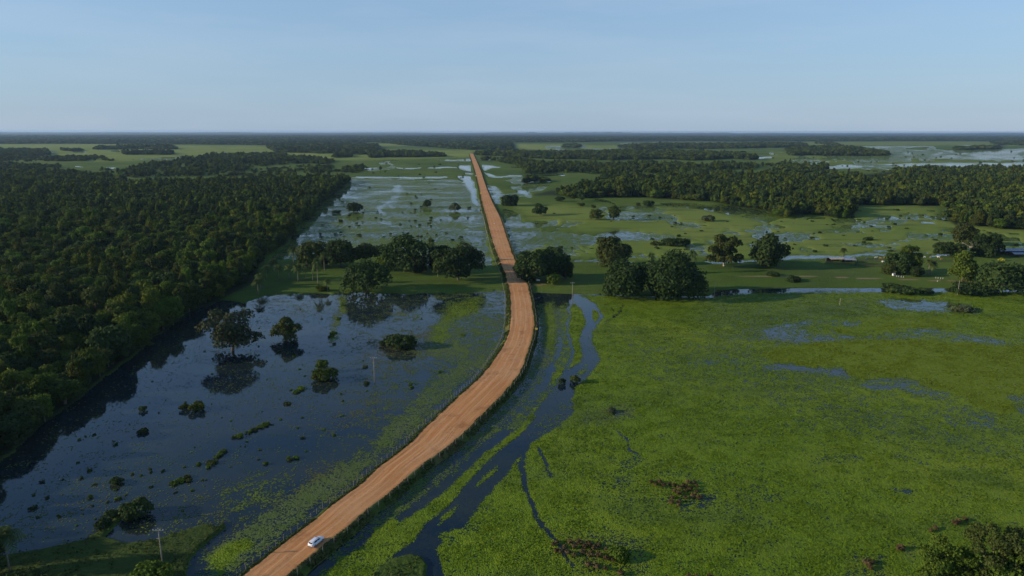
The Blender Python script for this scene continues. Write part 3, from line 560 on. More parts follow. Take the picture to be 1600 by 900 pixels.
def limbs(lumps, W, Ht, r, n=7, rad=None, low=-.6, fork=.3):
    m = MB(); rad = rad or max(.12, .028 * Ht); f = Vector((r.normal() * .03 * W, r.normal() * .03 * W, fork * Ht))
    m.tube([(0, 0, low), (0, 0, .05 * Ht), f * .6, f], [rad * 1.5, rad * 1.15, rad, rad * .85], 7)
    idx = r.choice(len(lumps), min(n, len(lumps)), replace=False)
    for i in idx:
        e = Vector(lumps[i][:3]); mid = f.lerp(e, .5) + Vector((0, 0, -.04 * Ht)); m.tube([f * .92, mid, e], [rad * .6, rad * .38, rad * .12], 5)
    return m
def tree_meshes(name, style, W, Ht, r, leaf, bark, size, cap=6500, cover=1.5, n=7):
    L = lump_set(style, W, Ht, r); fk = dict(bush=.12, canopy=.5, spread=.3, open=.34, round=.25, tall=.25)[style]
    t = limbs(L, W, Ht, r, n, low=-.9, fork=fk).mesh('trunk', bark, True)
    return t, quads('crown', cloud(L, size, r, cap, cover, rag=.3 if style in ('round', 'bush', 'canopy') else .45), leaf)
def tree(name, label, style, xb, yb, wpx, top, leaf='leaf_dark', bark='bark', cat='tree', group=None, seed=0, cover=1.5, z0=None, n=7, cap=6500, hk=1.0):
    r = np.random.default_rng(1000 + seed + int(xb * 7 + yb * 13)); p = g(xb, yb); sc, t = scale_at(xb, yb)
    W = wpx * 1.24 / sc; Ht = (yb - top) / sc / math.cos(t) * hk * .91
    root = tag(empty(name, (p[0], p[1], .3 if z0 is None else z0), 0), label, cat, group)
    size = min(max(.42, 1.75 / sc), .3 * W)
    tm, cm = tree_meshes(name, style, W, Ht, r, M[leaf], M[bark], size, cap, cover, n)
    if style != 'bush': link('trunk', tm, root)
    else: link('stem', tm, root)
    link('crown', cm, root); return root

# ---------------------------------------------------------------- woods
FORESTS = [  # outline, density, canopy height
    ([(-700, 266), (60, 269), (150, 273), (185, 279), (200, 288), (290, 286), (400, 282), (546, 277), (546, 285), (521, 302), (491, 331), (462, 360), (442, 384), (412, 402), (396, 430), (372, 452), (345, 468), (300, 486), (250, 521), (212, 553), (160, 592), (110, 628), (60, 664), (20, 700), (-60, 760), (-260, 900), (-700, 900)], 1.0, 11.5),
    ([(826, 306), (870, 299), (920, 288), (950, 277), (1030, 277), (1100, 274), (1200, 274), (1300, 280), (1400, 278), (1430, 268), (1530, 265), (1800, 264), (2000, 300), (1800, 362), (1600, 362), (1548, 362), (1490, 349), (1468, 342), (1500, 326), (1440, 321), (1340, 321), (1330, 337), (1230, 339), (1200, 331), (1100, 314), (1000, 310), (900, 308)], 1.0, 12),
    ([(734, 237), (790, 234), (850, 238), (905, 236), (1000, 234), (1100, 236), (1180, 242), (1183, 249), (1000, 250), (850, 249), (800, 246), (745, 242)], 1.0, 12),
    ([(742, 244), (800, 247), (850, 252), (940, 252), (1000, 252), (1100, 254), (1200, 253), (1200, 263), (1120, 267), (1070, 271), (960, 271), (870, 271), (825, 272), (800, 258), (760, 252)], .42, 10),
    ([(1200, 254), (1290, 253), (1300, 262), (1330, 268), (1380, 276), (1200, 276)], .35, 9), ([(1385, 264), (1430, 262), (1500, 262), (1480, 272), (1400, 274)], .6, 10),
    ([(1228, 230), (1290, 228), (1345, 230), (1390, 238), (1388, 243), (1300, 243), (1235, 243)], 1.0, 13), ([(1490, 229), (1560, 228), (1562, 233), (1494, 234)], 1.0, 11),
    ([(-700, 234), (75, 233), (78, 243), (40, 245), (-700, 246)], .9, 11), ([(95, 233), (128, 232.5), (127, 236.5), (97, 236.5)], 1.0, 11), ([(150, 229), (200, 228), (262, 227), (286, 233.5), (150, 234)], 1.0, 13), ([(194, 237), (268, 236), (271, 242.5), (195, 242.8)], 1.0, 12),
    ([(-700, 244), (75, 244), (140, 243), (215, 250), (150, 252), (70, 252), (-700, 257)], .4, 9), ([(-700, 255), (0, 254), (80, 256), (116, 261), (60, 264), (-700, 266)], .42, 9),
    ([(145, 263), (190, 262), (240, 254), (290, 248), (345, 240), (400, 237), (440, 238), (520, 248), (520, 256), (440, 258), (400, 262), (350, 272), (290, 277), (215, 280), (180, 273)], .38, 9), ([(240, 252), (300, 247), (340, 241), (420, 240), (480, 252), (420, 256), (330, 260)], .7, 12),
    ([(400, 262), (480, 258), (560, 258), (620, 262), (560, 270), (480, 272), (400, 280), (330, 282), (330, 274)], .22, 6),
    ([(414, 227), (430, 225), (560, 224), (592, 228), (590, 236), (535, 240), (430, 238)], 1.0, 14), ([(515, 243), (532, 239), (548, 240), (552, 246), (520, 246.5)], 1.0, 12), ([(574, 237), (640, 235), (700, 241), (708, 245), (576, 246.5)], 1.0, 12), ([(530, 230), (590, 226), (588, 241), (540, 242)], 1.0, 14),
    ([(580, 222), (640, 228), (700, 232), (735, 234), (800, 233.5), (800, 224), (900, 223), (580, 220)], 1.0, 13), ([(882, 231), (905, 231), (905, 228), (884, 227)], 1.0, 13),
    ([(950, 228), (1010, 224), (1150, 224), (1250, 223), (1270, 228), (1180, 232), (1000, 233)], .9, 13), ([(1330, 230), (1290, 226), (1250, 222), (1300, 222)], .6, 12), ([(1545, 221), (1700, 219), (2000, 219), (2000, 229), (1640, 229), (1555, 226)], .9, 13),
    ([(-900, 209.5), (2500, 209.5), (2500, 219), (1600, 219.5), (1200, 220.5), (1000, 219), (880, 223), (620, 221), (400, 227), (200, 225), (-900, 224)], 1.0, 13),
    ([(800, 283), (830, 278), (872, 280), (873, 285), (820, 287)], 1.0, 9),
    ([(860, 312), (900, 312), (960, 318), (1000, 320), (1020, 328), (960, 330), (890, 324)], .22, 5),
]
def proto_set(n, leaves, W, Ht, size, cap, seed, style='canopy', cover=1.4):
    out = []
    for i in range(n):
        r = np.random.default_rng(seed + i); leaf = leaves[i % len(leaves)]; L = lump_set(style, W * r.uniform(.8, 1.2), Ht * r.uniform(.85, 1.15), r)
        if style == 'canopy' and i % 3 == 2: L = lump_set('round', W * 1.1, Ht * 1.08, r)
        out.append((limbs(L, W, Ht, r, 5, low=-.8, fork=.45).mesh('trunk', M['bark'], True), quads('crown', cloud(L, size, r, cap, cover, .35, -.3), M[leaf])))
    return out
def collection_of(meshes, name):
    c = bpy.data.collections.new(name)
    for i, m in enumerate(meshes):
        o = bpy.data.objects.new('%s_%02d' % (name, i), m); c.objects.link(o)
    return c
def instancer(name, pts, scale, rot, pick, coll, label=None):
    me = bpy.data.meshes.new(name); me.vertices.add(len(pts)); me.vertices.foreach_set('co', np.asarray(pts, np.float32).ravel())
    attr(me, 'grow', np.asarray(scale, np.float32), 'FLOAT_VECTOR'); attr(me, 'turn', np.asarray(rot, np.float32), 'FLOAT_VECTOR'); attr(me, 'pick', np.asarray(pick, np.int32), 'INT')
    o = link(name, me); tag(o, kind='stuff')
    ng = bpy.data.node_groups.new(name, 'GeometryNodeTree')
    ng.interface.new_socket('Geometry', in_out='INPUT', socket_type='NodeSocketGeometry'); ng.interface.new_socket('Geometry', in_out='OUTPUT', socket_type='NodeSocketGeometry')
    a = ng.nodes.new('NodeGroupInput'); b = ng.nodes.new('NodeGroupOutput'); i = ng.nodes.new('GeometryNodeInstanceOnPoints'); ci = ng.nodes.new('GeometryNodeCollectionInfo')
    ci.inputs['Collection'].default_value = coll; ci.inputs['Separate Children'].default_value = True; ci.inputs['Reset Children'].default_value = True
    i.inputs['Pick Instance'].default_value = True
    for nm, typ, sock in (('grow', 'FLOAT_VECTOR', 'Scale'), ('turn', 'FLOAT_VECTOR', 'Rotation'), ('pick', 'INT', 'Instance Index')):
        na = ng.nodes.new('GeometryNodeInputNamedAttribute'); na.data_type = typ; na.inputs['Name'].default_value = nm; ng.links.new(na.outputs['Attribute'], i.inputs[sock])
    ng.links.new(a.outputs[0], i.inputs['Points']); ng.links.new(ci.outputs[0], i.inputs['Instance']); ng.links.new(i.outputs[0], b.inputs[0])
    md = o.modifiers.new('scatter', 'NODES'); md.node_group = ng; return o

def scatter(poly, dens, s0, sfar, wob=1.0, hgt=11., lift=.7, r=rng):
    """jittered planting inside an outline; spacing grows with distance"""
    q = np.array([g(x, max(y, 209.2)) for x, y in poly]); out = []
    dmin, dmax = max(60, q[:, 1].min() * .95), min(q[:, 1].max() * 1.06, 13500); y0 = dmin
    while y0 < dmax:
        sp = max(s0, sfar * y0); row = int(max(1, 60 / sp)); x0, x1 = max(q[:, 0].min(), -y0 * 1.12 - 40), min(q[:, 0].max(), y0 * 1.12 + 40)
        nx = int((x1 - x0) / sp)
        if nx > 0:
            X, Y = np.meshgrid(x0 + np.arange(nx) * sp, y0 + np.arange(row) * sp); X = X + (np.arange(row)[:, None] % 2) * sp / 2
            P = np.stack([X.ravel(), Y.ravel()], 1) + r.uniform(-.38, .38, (X.size, 2)) * sp
            px, _ = proj(np.column_stack([P, np.zeros(len(P))])); far = np.clip((px[:, 1] - 212) / 120, .05, 1)
            pw = px + np.stack([(fbm(px[:, 0] / 30, px[:, 1] / 15, 61) - .5) * 30 * far, (fbm(px[:, 0] / 30, px[:, 1] / 15, 67) - .5) * 14 * far], 1) * wob
            up = px.copy(); up[:, 1] = pw[:, 1] - lift * hgt * F / np.hypot(P[:, 0], P[:, 1]); up[:, 0] = pw[:, 0]
            k = inside(pw, poly) & inside(up, poly) & (r.random(len(P)) < np.where(fbm(px[:, 0] / 25, px[:, 1] / 9, 71, 3) < .33 + .4 * dens, dens, dens * .25) if dens < 1 else np.ones(len(P), bool))
            out.append(np.column_stack([P[k], np.full(k.sum(), sp), px[k]]))
        y0 += row * sp
    return np.concatenate(out) if out else np.zeros((0, 5))
KINDS = ['leaf_forest', 'leaf_forest', 'leaf_dark', 'leaf_forest', 'leaf_olive', 'leaf_dark', 'leaf_bright']
KLAB = {'leaf_forest': 'dark green', 'leaf_dark': 'blackish green', 'leaf_olive': 'olive green', 'leaf_bright': 'yellow green'}
near_p = proto_set(14, KINDS, 9.4, 11.5, .58, 3200, 300)
far_p = proto_set(7, KINDS, 9.2, 11.0, 1.1, 700, 400)
T = []
for i, (poly, dens, hh) in enumerate(FORESTS):
    a = scatter(poly, dens, 5.7 if i == 0 else 6.3, .0036 if i not in (20, 22) else .0055, .45 if i == 0 else 1.0, hh, 0 if i == 22 else .62 if i < 2 else .85)
    if len(a): T.append(np.column_stack([a, np.full(len(a), hh), np.full(len(a), i)]))
T = np.concatenate(T)
# keep trees off the far road
rc = np.array([[(a[0] + b[0]) / 2, a[1]] for a, b in zip(ROAD_L, ROAD_R)]); rx = np.interp(T[:, 4], rc[:, 1], rc[:, 0]); T = T[(np.abs(T[:, 3] - rx) > (T[:, 4] - 200) * .16) | (T[:, 4] < 241)]
hs = (T[:, 5] / 11.5) * np.clip(rng.lognormal(-.03, .30, len(T)), .45, 1.75) * (.85 + .3 * fbm(T[:, 0] / 60, T[:, 1] / 60, 81)); ws = (T[:, 2] / 6.3) * np.clip(rng.lognormal(.07, .32, len(T)), .6, 2.0)
rt = rng.uniform(0, 6.28, len(T)); dist = np.hypot(T[:, 0], T[:, 1])
inview = (T[:, 3] > -15) & (T[:, 3] < 1615) & (T[:, 4] < 930)
order = np.argsort(np.where(inview, dist, 1e9)); near_id = order[:300]; is_near = np.zeros(len(T), bool); is_near[near_id] = True
for j in near_id:
    pk = rng.integers(len(near_p)); t_, c_ = near_p[pk]; col_ = KLAB[KINDS[pk % 7]]
    edge = not inside(proj([[T[j, 0] + 13, T[j, 1], 0]])[0], FORESTS[0][0])[0] or not inside(proj([[T[j, 0] + 9, T[j, 1] - 9, 0]])[0], FORESTS[0][0])[0]
    where = 'on the water edge of the dense wood beside the left pond' if edge else 'packed inside the dense wood left of the pond'
    o = empty('forest_tree', (T[j, 0], T[j, 1], .35), rt[j]); o.scale = (ws[j], ws[j], hs[j])
    tag(o, col_ + ' broadleaf tree ' + where, 'tree', col_ + (' trees on the water edge of the dense wood' if edge else ' trees inside the dense wood'))
    link('trunk', t_, o); link('crown', c_, o)
def put(name, sel, protos):
    pts = np.column_stack([T[sel, 0], T[sel, 1], np.full(sel.sum(), .3)]); n = len(pts)
    instancer(name, pts, np.column_stack([ws[sel], ws[sel], hs[sel]]), np.column_stack([np.zeros(n), np.zeros(n), rt[sel]]), rng.integers(0, len(protos), n), collection_of(protos, name + '_kinds'))
mid = (~is_near) & (dist < 900)
put('dense_wood', mid & (T[:, 6] == 0), [c for _, c in near_p]); put('dense_wood', (~mid) & (~is_near) & (T[:, 6] == 0), [c for _, c in far_p])
put('marsh_wood', mid & (T[:, 6] == 1), [c for _, c in near_p]); put('marsh_wood', (~mid) & (T[:, 6] == 1), [c for _, c in far_p])
put('distant_wood', (~is_near) & (T[:, 6] > 1), [c for _, c in far_p])
print('TREES', len(T), 'of which dense', int((T[:, 6] == 0).sum()), 'horizon', int((T[:, 6] == 22).sum()))

# ---------------------------------------------------------------- single trees one can point to
TREES = [  # label, style, base x, base y, width, top y, leaf, bark, options
    ('large grey green spreading fig standing in the left pond with its reflection below it', 'open', 364, 549, 88, 479, 'leaf_grey', 'bark', dict(n=16, cap=7500, cover=.95)),
    ('medium dark tree with a narrow topknot standing alone in the left pond', 'tall', 448, 531, 46, 497, 'leaf_olive', 'bark', dict(n=9)),
    ('broad grey crowned tree at the left end of the grove left of the road', 'round', 493, 417, 48, 370, 'leaf_olive', 'bark', {}),
    ('dark rounded tree second from the left end of the grove beside the flooded meadow', 'round', 534, 419, 40, 365, 'leaf_dark', 'bark', {}),
    ('flat topped tree between two taller trees in the back row of the grove', 'spread', 571, 415, 42, 374, 'leaf_olive', 'bark', {}),
    ('slim upright tree left of the tallest crown of the grove', 'round', 598, 418, 24, 372, 'leaf_dark', 'bark', {}),
    ('tallest and widest dark tree in the middle of the grove left of the road', 'round', 636, 425, 66, 361, 'leaf_dark', 'bark', dict(cap=7500)),
    ('small dark tree in front of the tallest tree of the grove', 'round', 652, 429, 30, 394, 'leaf_dark', 'bark', {}),
    ('low rounded tree at the front left foot of the tallest tree of the grove', 'round', 604, 423, 28, 394, 'leaf_forest', 'bark', {}),
    ('dark tree behind the spreading tree nearest the road in the left grove', 'round', 688, 424, 42, 377, 'leaf_dark', 'bark', {}),
    ('wide spreading dark tree nearest the road at the right end of the left grove', 'spread', 716, 439, 78, 379, 'leaf_dark', 'bark', dict(n=10, cap=7500, cover=1.7)),
    ('tall bushy tree wrapped in creepers on the shore of the left pond', 'round', 572, 457, 74, 397, 'leaf_dark', 'bark', dict(hk=.92, cap=7500, cover=1.7)),
    ('dense black green tree hard against the right edge of the road', 'round', 832, 441, 56, 382, 'leaf_dark', 'bark', dict(cap=7500, cover=1.8)),
    ('taller dark tree behind the dense roadside tree right of the road', 'round', 864, 436, 48, 379, 'leaf_dark', 'bark', dict(cover=1.8)),
    ('low dark tree at the right foot of the roadside trees', 'round', 883, 438, 24, 398, 'leaf_dark', 'bark', {}),
    ('small round pale green tree beside the track right of the road', 'round', 866, 446, 19, 425, 'leaf_forest', 'bark', {}),
    ('tall uneven tree with a dark head on the meadow strip right of the roadside trees', 'tall', 952, 417, 60, 367, 'leaf_olive', 'bark', dict(n=9)),
    ('left and lower crown of the two big figs on the edge of the green marsh', 'round', 974, 463, 70, 410, 'leaf_dark', 'bark', dict(cap=12000, n=9, cover=2.0)),
    ('right and larger crown of the two big figs on the edge of the green marsh', 'round', 1054, 464, 98, 398, 'leaf_dark', 'bark', dict(cap=16000, n=9, cover=2.0)),
    ('open crowned tree with a pale forked trunk beside the narrow canal', 'open', 1131, 417, 54, 362, 'leaf_olive', 'bark_pale', dict(n=12, cover=1.7)),
    ('full rounded dark tree with a clear trunk right of the pale trunked tree', 'round', 1197, 419, 54, 362, 'leaf_dark', 'bark', dict(cap=7500)),
    ('small dark tree alone on the far meadow just right of the road', 'tall', 844, 337, 24, 318, 'leaf_dark', 'bark', {}),
    ('left one of two loose trees standing by water in the far meadow', 'open', 931, 344, 21, 325, 'leaf_olive', 'bark', {}),
    ('right and taller one of two loose trees standing by water in the far meadow', 'round', 959, 344, 17, 315, 'leaf_olive', 'bark', {}),
    ('black green upright tree at the left tip of the marsh wood', 'tall', 907, 315, 14, 295, 'leaf_dark', 'bark', {}),
    ('dark tree close beside the right edge of the far road', 'round', 797, 322, 26, 303, 'leaf_dark', 'bark', {}),
    ('round lone tree standing in the flooded meadow left of the road', 'round', 554, 331, 20, 317, 'leaf_dark', 'bark', {}),
    ('small lone tree in the flooded meadow nearer the far road', 'round', 668, 324, 13, 312, 'leaf_dark', 'bark', {}),
    ('bright topped tall tree at the left of the farmyard group', 'tall', 1420, 426, 40, 378, 'leaf_forest', 'bark', dict(cap=7500)),
    ('dark leaning tree beside the cattle yard in the farmyard group', 'round', 1404, 428, 38, 392, 'leaf_dark', 'bark', {}),
    ('pale bushy tree in front of the cattle yard', 'round', 1388, 429, 22, 411, 'leaf_olive', 'bark', {}),
    ('flat round tree behind the palm in the farmyard', 'spread', 1480, 401, 42, 377, 'leaf_dark', 'bark', {}),
    ('tall pale crowned tree rising before the marsh wood at the farm', 'round', 1504, 384, 34, 340, 'leaf_olive', 'bark', {}),
    ('big dark domed tree right of the bare limbed tree', 'round', 1538, 401, 42, 364, 'leaf_dark', 'bark', {}),
    ('tall bright green tree with a clear trunk right of the palm at the farm', 'tall', 1503, 441, 44, 390, 'leaf_forest', 'bark', dict(cap=7500, cover=1.8)),
    ('very large domed tree by the water at the right edge of the picture', 'round', 1565, 456, 80, 408, 'leaf_dark', 'bark', dict(cap=9500, cover=1.7)),
    ('small tree left of the farm palm', 'round', 1431, 433, 18, 415, 'leaf_dark', 'bark', {}),
    ('tallest leafy tree at the bottom right corner over the green marsh', 'open', 1543, 935, 84, 798, 'leaf_olive', 'bark', dict(cap=24000, cover=1.5, n=14)),
    ('lower spreading tree left of the tallest tree at the bottom right corner', 'open', 1472, 930, 76, 836, 'leaf_forest', 'bark', dict(cap=20000, cover=1.5, n=14)),
    ('bright yellow green tree in the very bottom right corner', 'round', 1590, 955, 100, 862, 'leaf_bright', 'bark', dict(cap=14000)),
    ('black green tree mass behind the palm at the bottom left corner', 'round', -14, 905, 44, 815, 'leaf_dark', 'bark', dict(cap=7500)),
    ('low dark tree under the palm at the bottom left corner', 'bush', 40, 925, 60, 884, 'leaf_dark', 'bark', {}),
    ('yellow green round tree lit by the sun on the edge of the dense wood', 'round', 262, 510, 40, 452, 'leaf_bright', 'bark', {}),
]
for i, (lab, st, xb, yb, w, top, lf, bk, kw) in enumerate(TREES):
    tree('tree' if st != 'bush' else 'bush', lab, st, xb, yb, w, top, lf, bk, 'tree' if st != 'bush' else 'bush', None, i, **kw)
BUSHES = [
    ('wide dark bush growing in the middle of the left pond', 626, 541, 46, 521, 'leaf_dark'), ('small round bush at the left end of the wide pond bush', 599, 540, 14, 529, 'leaf_dark'),
    ('dark bush with a mirror image at the foot of the reed strip in the pond', 506, 593, 34, 571, 'leaf_forest'), ('tall narrow yellow green shrub rising from the reed strip in the pond', 504, 581, 18, 552, 'leaf_bright'),
    ('left half of the twin bush on the left pond', 289, 640, 15, 629, 'leaf_forest'), ('right half of the twin bush on the left pond', 309, 641, 24, 626, 'leaf_forest'),
    ('dark round shrub near the wood on the left pond', 223, 642, 12, 632, 'leaf_dark'), ('dark low shrub left of the reed line in the left pond', 222, 676, 15, 669, 'leaf_dark'),
    ('spiky dark tuft bush in the open lower pond', 182, 755, 19, 744, 'leaf_dark'),
    ('largest round bush on the grassy spit of the lower pond', 211, 806, 46, 777, 'leaf_dark'), ('middle bush on the grassy spit of the lower pond', 176, 808, 20, 794, 'leaf_dark'), ('lowest dark bush on the grassy spit of the lower pond', 162, 825, 26, 807, 'leaf_dark'), ('small bush below the largest bush of the grassy spit', 201, 815, 14, 802, 'leaf_dark'),
    ('bright leafy bush at the foot of the wooden power pole', 238, 915, 56, 878, 'leaf_bright'),
    ('left dark bush in the open channel right of the road', 878, 600, 13, 588, 'leaf_dark'), ('right olive bush in the open channel right of the road', 898, 598, 17, 584, 'leaf_olive'),
    ('left bush of the pair on the bright far meadow', 1025, 384, 14, 376, 'leaf_olive'), ('long dark bush of the pair on the bright far meadow', 1056, 384, 38, 372, 'leaf_dark'), ('lone dark bush on the bright meadow near the farm', 1356, 376, 15, 369, 'leaf_dark'),
    ('small bush by the sandy path below the full rounded tree', 1207, 432, 20, 423, 'leaf_dark'), ('wider bush by the sandy path on the meadow strip', 1239, 440, 24, 430, 'leaf_dark'),
    ('grey bush beside the blue pools of the far meadow', 1108, 346, 19, 333, 'leaf_grey'), ('low bush at the near edge of the marsh wood', 1012, 322, 15, 311, 'leaf_dark'), ('dark flat bush in the flooded meadow near the dense wood', 526, 333, 11, 328, 'leaf_dark'), ('bare grey bush in the flooded meadow beside the far road', 710, 330, 18, 313, 'leaf_grey'),
    ('brown tipped bush by the lower edge of the open channel', 955, 644, 14, 637, 'leaf_grey'), ('bush on the shore under the grove palms', 503, 456, 18, 442, 'leaf_forest'), ('dead branch bush lying in the far marsh pool', 1505, 486, 30, 478, 'leaf_grey'), ('dead dark brush in the canal before the farm', 1445, 458, 22, 450, 'leaf_dark'), ('dark scrub lying along the canal bank before the farm', 1405, 456, 48, 449, 'leaf_dark'), ('dark scrub bank at the foot of the big domed tree', 1516, 458, 60, 450, 'leaf_dark'),
    ('yellow flowering bush beside the farm shed', 1563, 408, 9, 402, 'leaf_yellow'), ('round bush at the roadside tree foot on the canal', 850, 282, 12, 276, 'leaf_dark'), ('olive bush at the right end of the dead brown shrubs', 968, 871, 36, 857, 'leaf_bright'),
]
for i, (lab, xb, yb, w, top, lf) in enumerate(BUSHES):
    tree('bush', lab, 'bush', xb, yb, w, top, lf, 'bark', 'bush', None, 300 + i, z0=.05, hk=1.0, cap=2600, cover=1.6, n=4)
# the bare limbed pale tree at the farm
p = g(1513, 400); sc, t_ = scale_at(1513, 400); bare = tag(empty('bare_tree', (p[0], p[1], .4)), 'bare tree with pale grey limbs standing between two dark crowns at the farm', 'tree')
r = np.random.default_rng(5); mt = MB(); mb_ = MB(); hh = 34 / sc
mt.tube([(0, 0, -.8), (0, 0, 2), (.3, .1, hh * .45)], [.55, .42, .34], 8)
for k in range(9):
    a = r.uniform(0, 6.28); ln = r.uniform(.25, .45) * hh; b0 = Vector((.3, .1, hh * r.uniform(.32, .45))); d = Vector((math.cos(a), math.sin(a), r.uniform(.4, 1.4))).normalized()
    b1 = b0 + d * ln * .55; b2 = b1 + (d + Vector((0, 0, .4)) + Vector(r.normal(size=3)) * .3).normalized() * ln * .6; mb_.tube([b0, b1, b2], [.2, .13, .04], 5)
    for q in range(3):
        e = (d + Vector(r.normal(size=3)) * .7).normalized(); mb_.tube([b1, b1 + e * ln * .4], [.09, .02], 4)
mt.build('trunk', M['bark_pale'], bare, True); mb_.build('limb', M['bark_pale'], bare, True)

# palms
def frond_quads(az_, el, Ln, r, base=(0, 0, 0)):
    h = np.array([math.cos(az_), math.sin(az_), 0]); up = np.array([0, 0, 1.]); sd = np.array([-h[1], h[0], 0]); n = 9; Q = []
    def sp(s): return np.array(base) + h * Ln * s * math.cos(el) * (1 - .12 * s) + up * Ln * (s * math.sin(el) - .62 * s * s)
    for i in range(n):
        s0, s1 = .06 + .94 * i / n, .06 + .94 * (i + 1) / n; a, b = sp(s0), sp(s1); w = .30 * Ln * math.sin(math.pi * min(.97, .16 + .8 * (s0 + s1) / 2)); f = (b - a)
        for sg in (-1, 1):
            o = sd * sg * w + f * .9 - up * w * .55 * r.uniform(.6, 1.3); Q.append([a, a + f * .75, a + f * .75 + o, a + f * .2 + o])
    return Q
def palm_meshes(Ht, Ln, nf, seed):
    r = np.random.default_rng(seed); bx, by = r.normal(0, .35, 2); m = MB(); m.tube([(0, 0, -.6), (bx * .2, by * .2, Ht * .3), (bx * .6, by * .6, Ht * .7), (bx, by, Ht)], [.24, .17, .15, .15], 7)
    fr = [frond_quads(2.4 * k + r.uniform(-.3, .3), math.radians(80 - 95 * (k / nf) + r.uniform(-8, 8)), Ln * r.uniform(.85, 1.1), r, (bx, by, Ht)) for k in range(nf)]
    return m.mesh('trunk', M['palm_bark'], True), fr
palm_kinds = []
for k in range(4):
    tm, fr = palm_meshes(1.0 * (6.2 + k * .5), 3.7, 21, 900 + k); palm_kinds.append((tm, quads('crown', [q for f in fr for q in f], M['leaf_palm']), 6.2 + k * .5 + 1.3))
PALMS = [
    (459, 414, 385, 'tallest slender palm at the left end of the grove'), (474, 414, 393, 'left palm of the pair in the gap of the grove'), (480, 415, 394, 'right palm of the pair in the gap of the grove'), (507, 424, 395, 'single palm before the dark rounded tree of the grove'),
    (428, 426, 405, 'palm standing behind the palm thicket on the pond shore'), (417, 439, 415, 'leftmost palm of the thicket on the pond shore'), (436, 437, 414, 'second palm of the thicket on the pond shore'), (452, 438, 414, 'third palm of the thicket on the pond shore'), (466, 441, 413, 'fourth palm of the thicket, in front of the others'), (478, 437, 413, 'fifth palm of the thicket on the pond shore'), (489, 440, 414, 'rightmost palm of the thicket on the pond shore'),
    (497, 446, 405, 'lone palm with a bare pale stem right of the thicket'), (673, 412, 372, 'palm crown sticking out behind the tallest tree of the grove'), (684, 434, 407, 'short palm with a pale trunk left of the spreading tree by the road'), (404, 462, 436, 'short palm at the wood edge left of the thicket'), (512, 457, 437, 'small palm on the pond shore below the grove'),
    (1015, 430, 396, 'palm rising behind the two big figs, left one'), (1080, 428, 391, 'palm rising behind the two big figs, right one'), (1316, 407, 388, 'tiny lone palm beside the cattle yard'), (1450, 432, 406, 'left stem of the palm pair at the farm'), (1455, 431, 409, 'right stem of the palm pair at the farm'), (408, 452, 428, 'dark palm against the wood edge'),
]
for i, (x, y, top, lab) in enumerate(PALMS):
    tm, cm, hh = palm_kinds[i % 4]; p = g(x, y); sc, t_ = scale_at(x, y); ht = (y - top) / sc / math.cos(t_); k = ht / hh
    o = tag(empty('palm_tree', (p[0], p[1], .4), i * 1.7), lab, 'palm'); o.scale = (max(.85, min(k, 1.3)),) * 2 + (k,); link('trunk', tm, o); link('crown', cm, o)
# the near palm at the bottom left, each frond its own part
p = g(16, 895); tm, fr = palm_meshes(9.6, 4.8, 21, 77); o = tag(empty('palm_tree', (p[0], p[1], .4)), 'nearest palm with long arching fronds at the bottom left corner', 'palm'); link('trunk', tm, o)
for f in fr: link('frond', quads('frond', f, M['leaf_palm']), o)

# dead brown shrubs on the green marsh
brown = []
for k in range(3):
    r = np.random.default_rng(600 + k); L = lump_set('bush', 1.9, 1.5, r); brown.append((limbs(L, 1.9, 1.5, r, 4, .05, -.3, .15).mesh('stem', M['bark'], True), quads('crown', cloud(L, .3, r, 420, 1.3, .4), M['leaf_brown'])))
SP = [(1019, 752), (1026, 756), (1032, 750), (1038, 755), (1045, 752), (1053, 757), (1060, 761), (1068, 756), (1076, 753), (1084, 751), (1090, 757), (1053, 766), (1062, 770), (1071, 765), (1080, 763), (1088, 766), (1051, 776), (1062, 780), (1072, 776), (1082, 772), (1048, 784), (1060, 788), (1092, 777)]
SQ = [(865, 849), (872, 845), (880, 852), (889, 846), (897, 852), (906, 847), (914, 853), (922, 850), (930, 856), (938, 851), (946, 856), (868, 858), (878, 861), (888, 860), (898, 864), (910, 862), (922, 866), (935, 866), (948, 870), (957, 873), (921, 880), (945, 887), (930, 884), (968, 893)]
SR = [(1354, 879), (1361, 877), (1358, 886), (1404, 857), (1408, 854), (1454, 827), (1460, 823), (1500, 812), (1507, 810), (1494, 816), (1077, 897), (1090, 899), (1110, 901)]
for pts, lab, gr in ((SP, 'rust brown dead shrub in the brown patch in the middle of the green marsh', 'brown shrubs in the middle of the marsh'), (SQ, 'rust brown dead shrub in the dark patch near the bottom of the green marsh', 'brown shrubs in the dark lower patch'), (SR, 'single brown dead shrub near the lower right trees of the marsh', 'scattered brown shrubs by the lower right trees')):
    for (x, y) in pts:
        p = g(x + rng.uniform(-2, 2), y + rng.uniform(-1.5, 1.5) + 4); tm, cm = brown[rng.integers(3)]; o = tag(empty('dead_shrub', (p[0], p[1], .1), rng.uniform(0, 6)), lab, 'shrub', gr); k = rng.uniform(.6, 1.0); o.scale = (k * 1.1, k * 1.1, k); link('stem', tm, o); link('crown', cm, o)

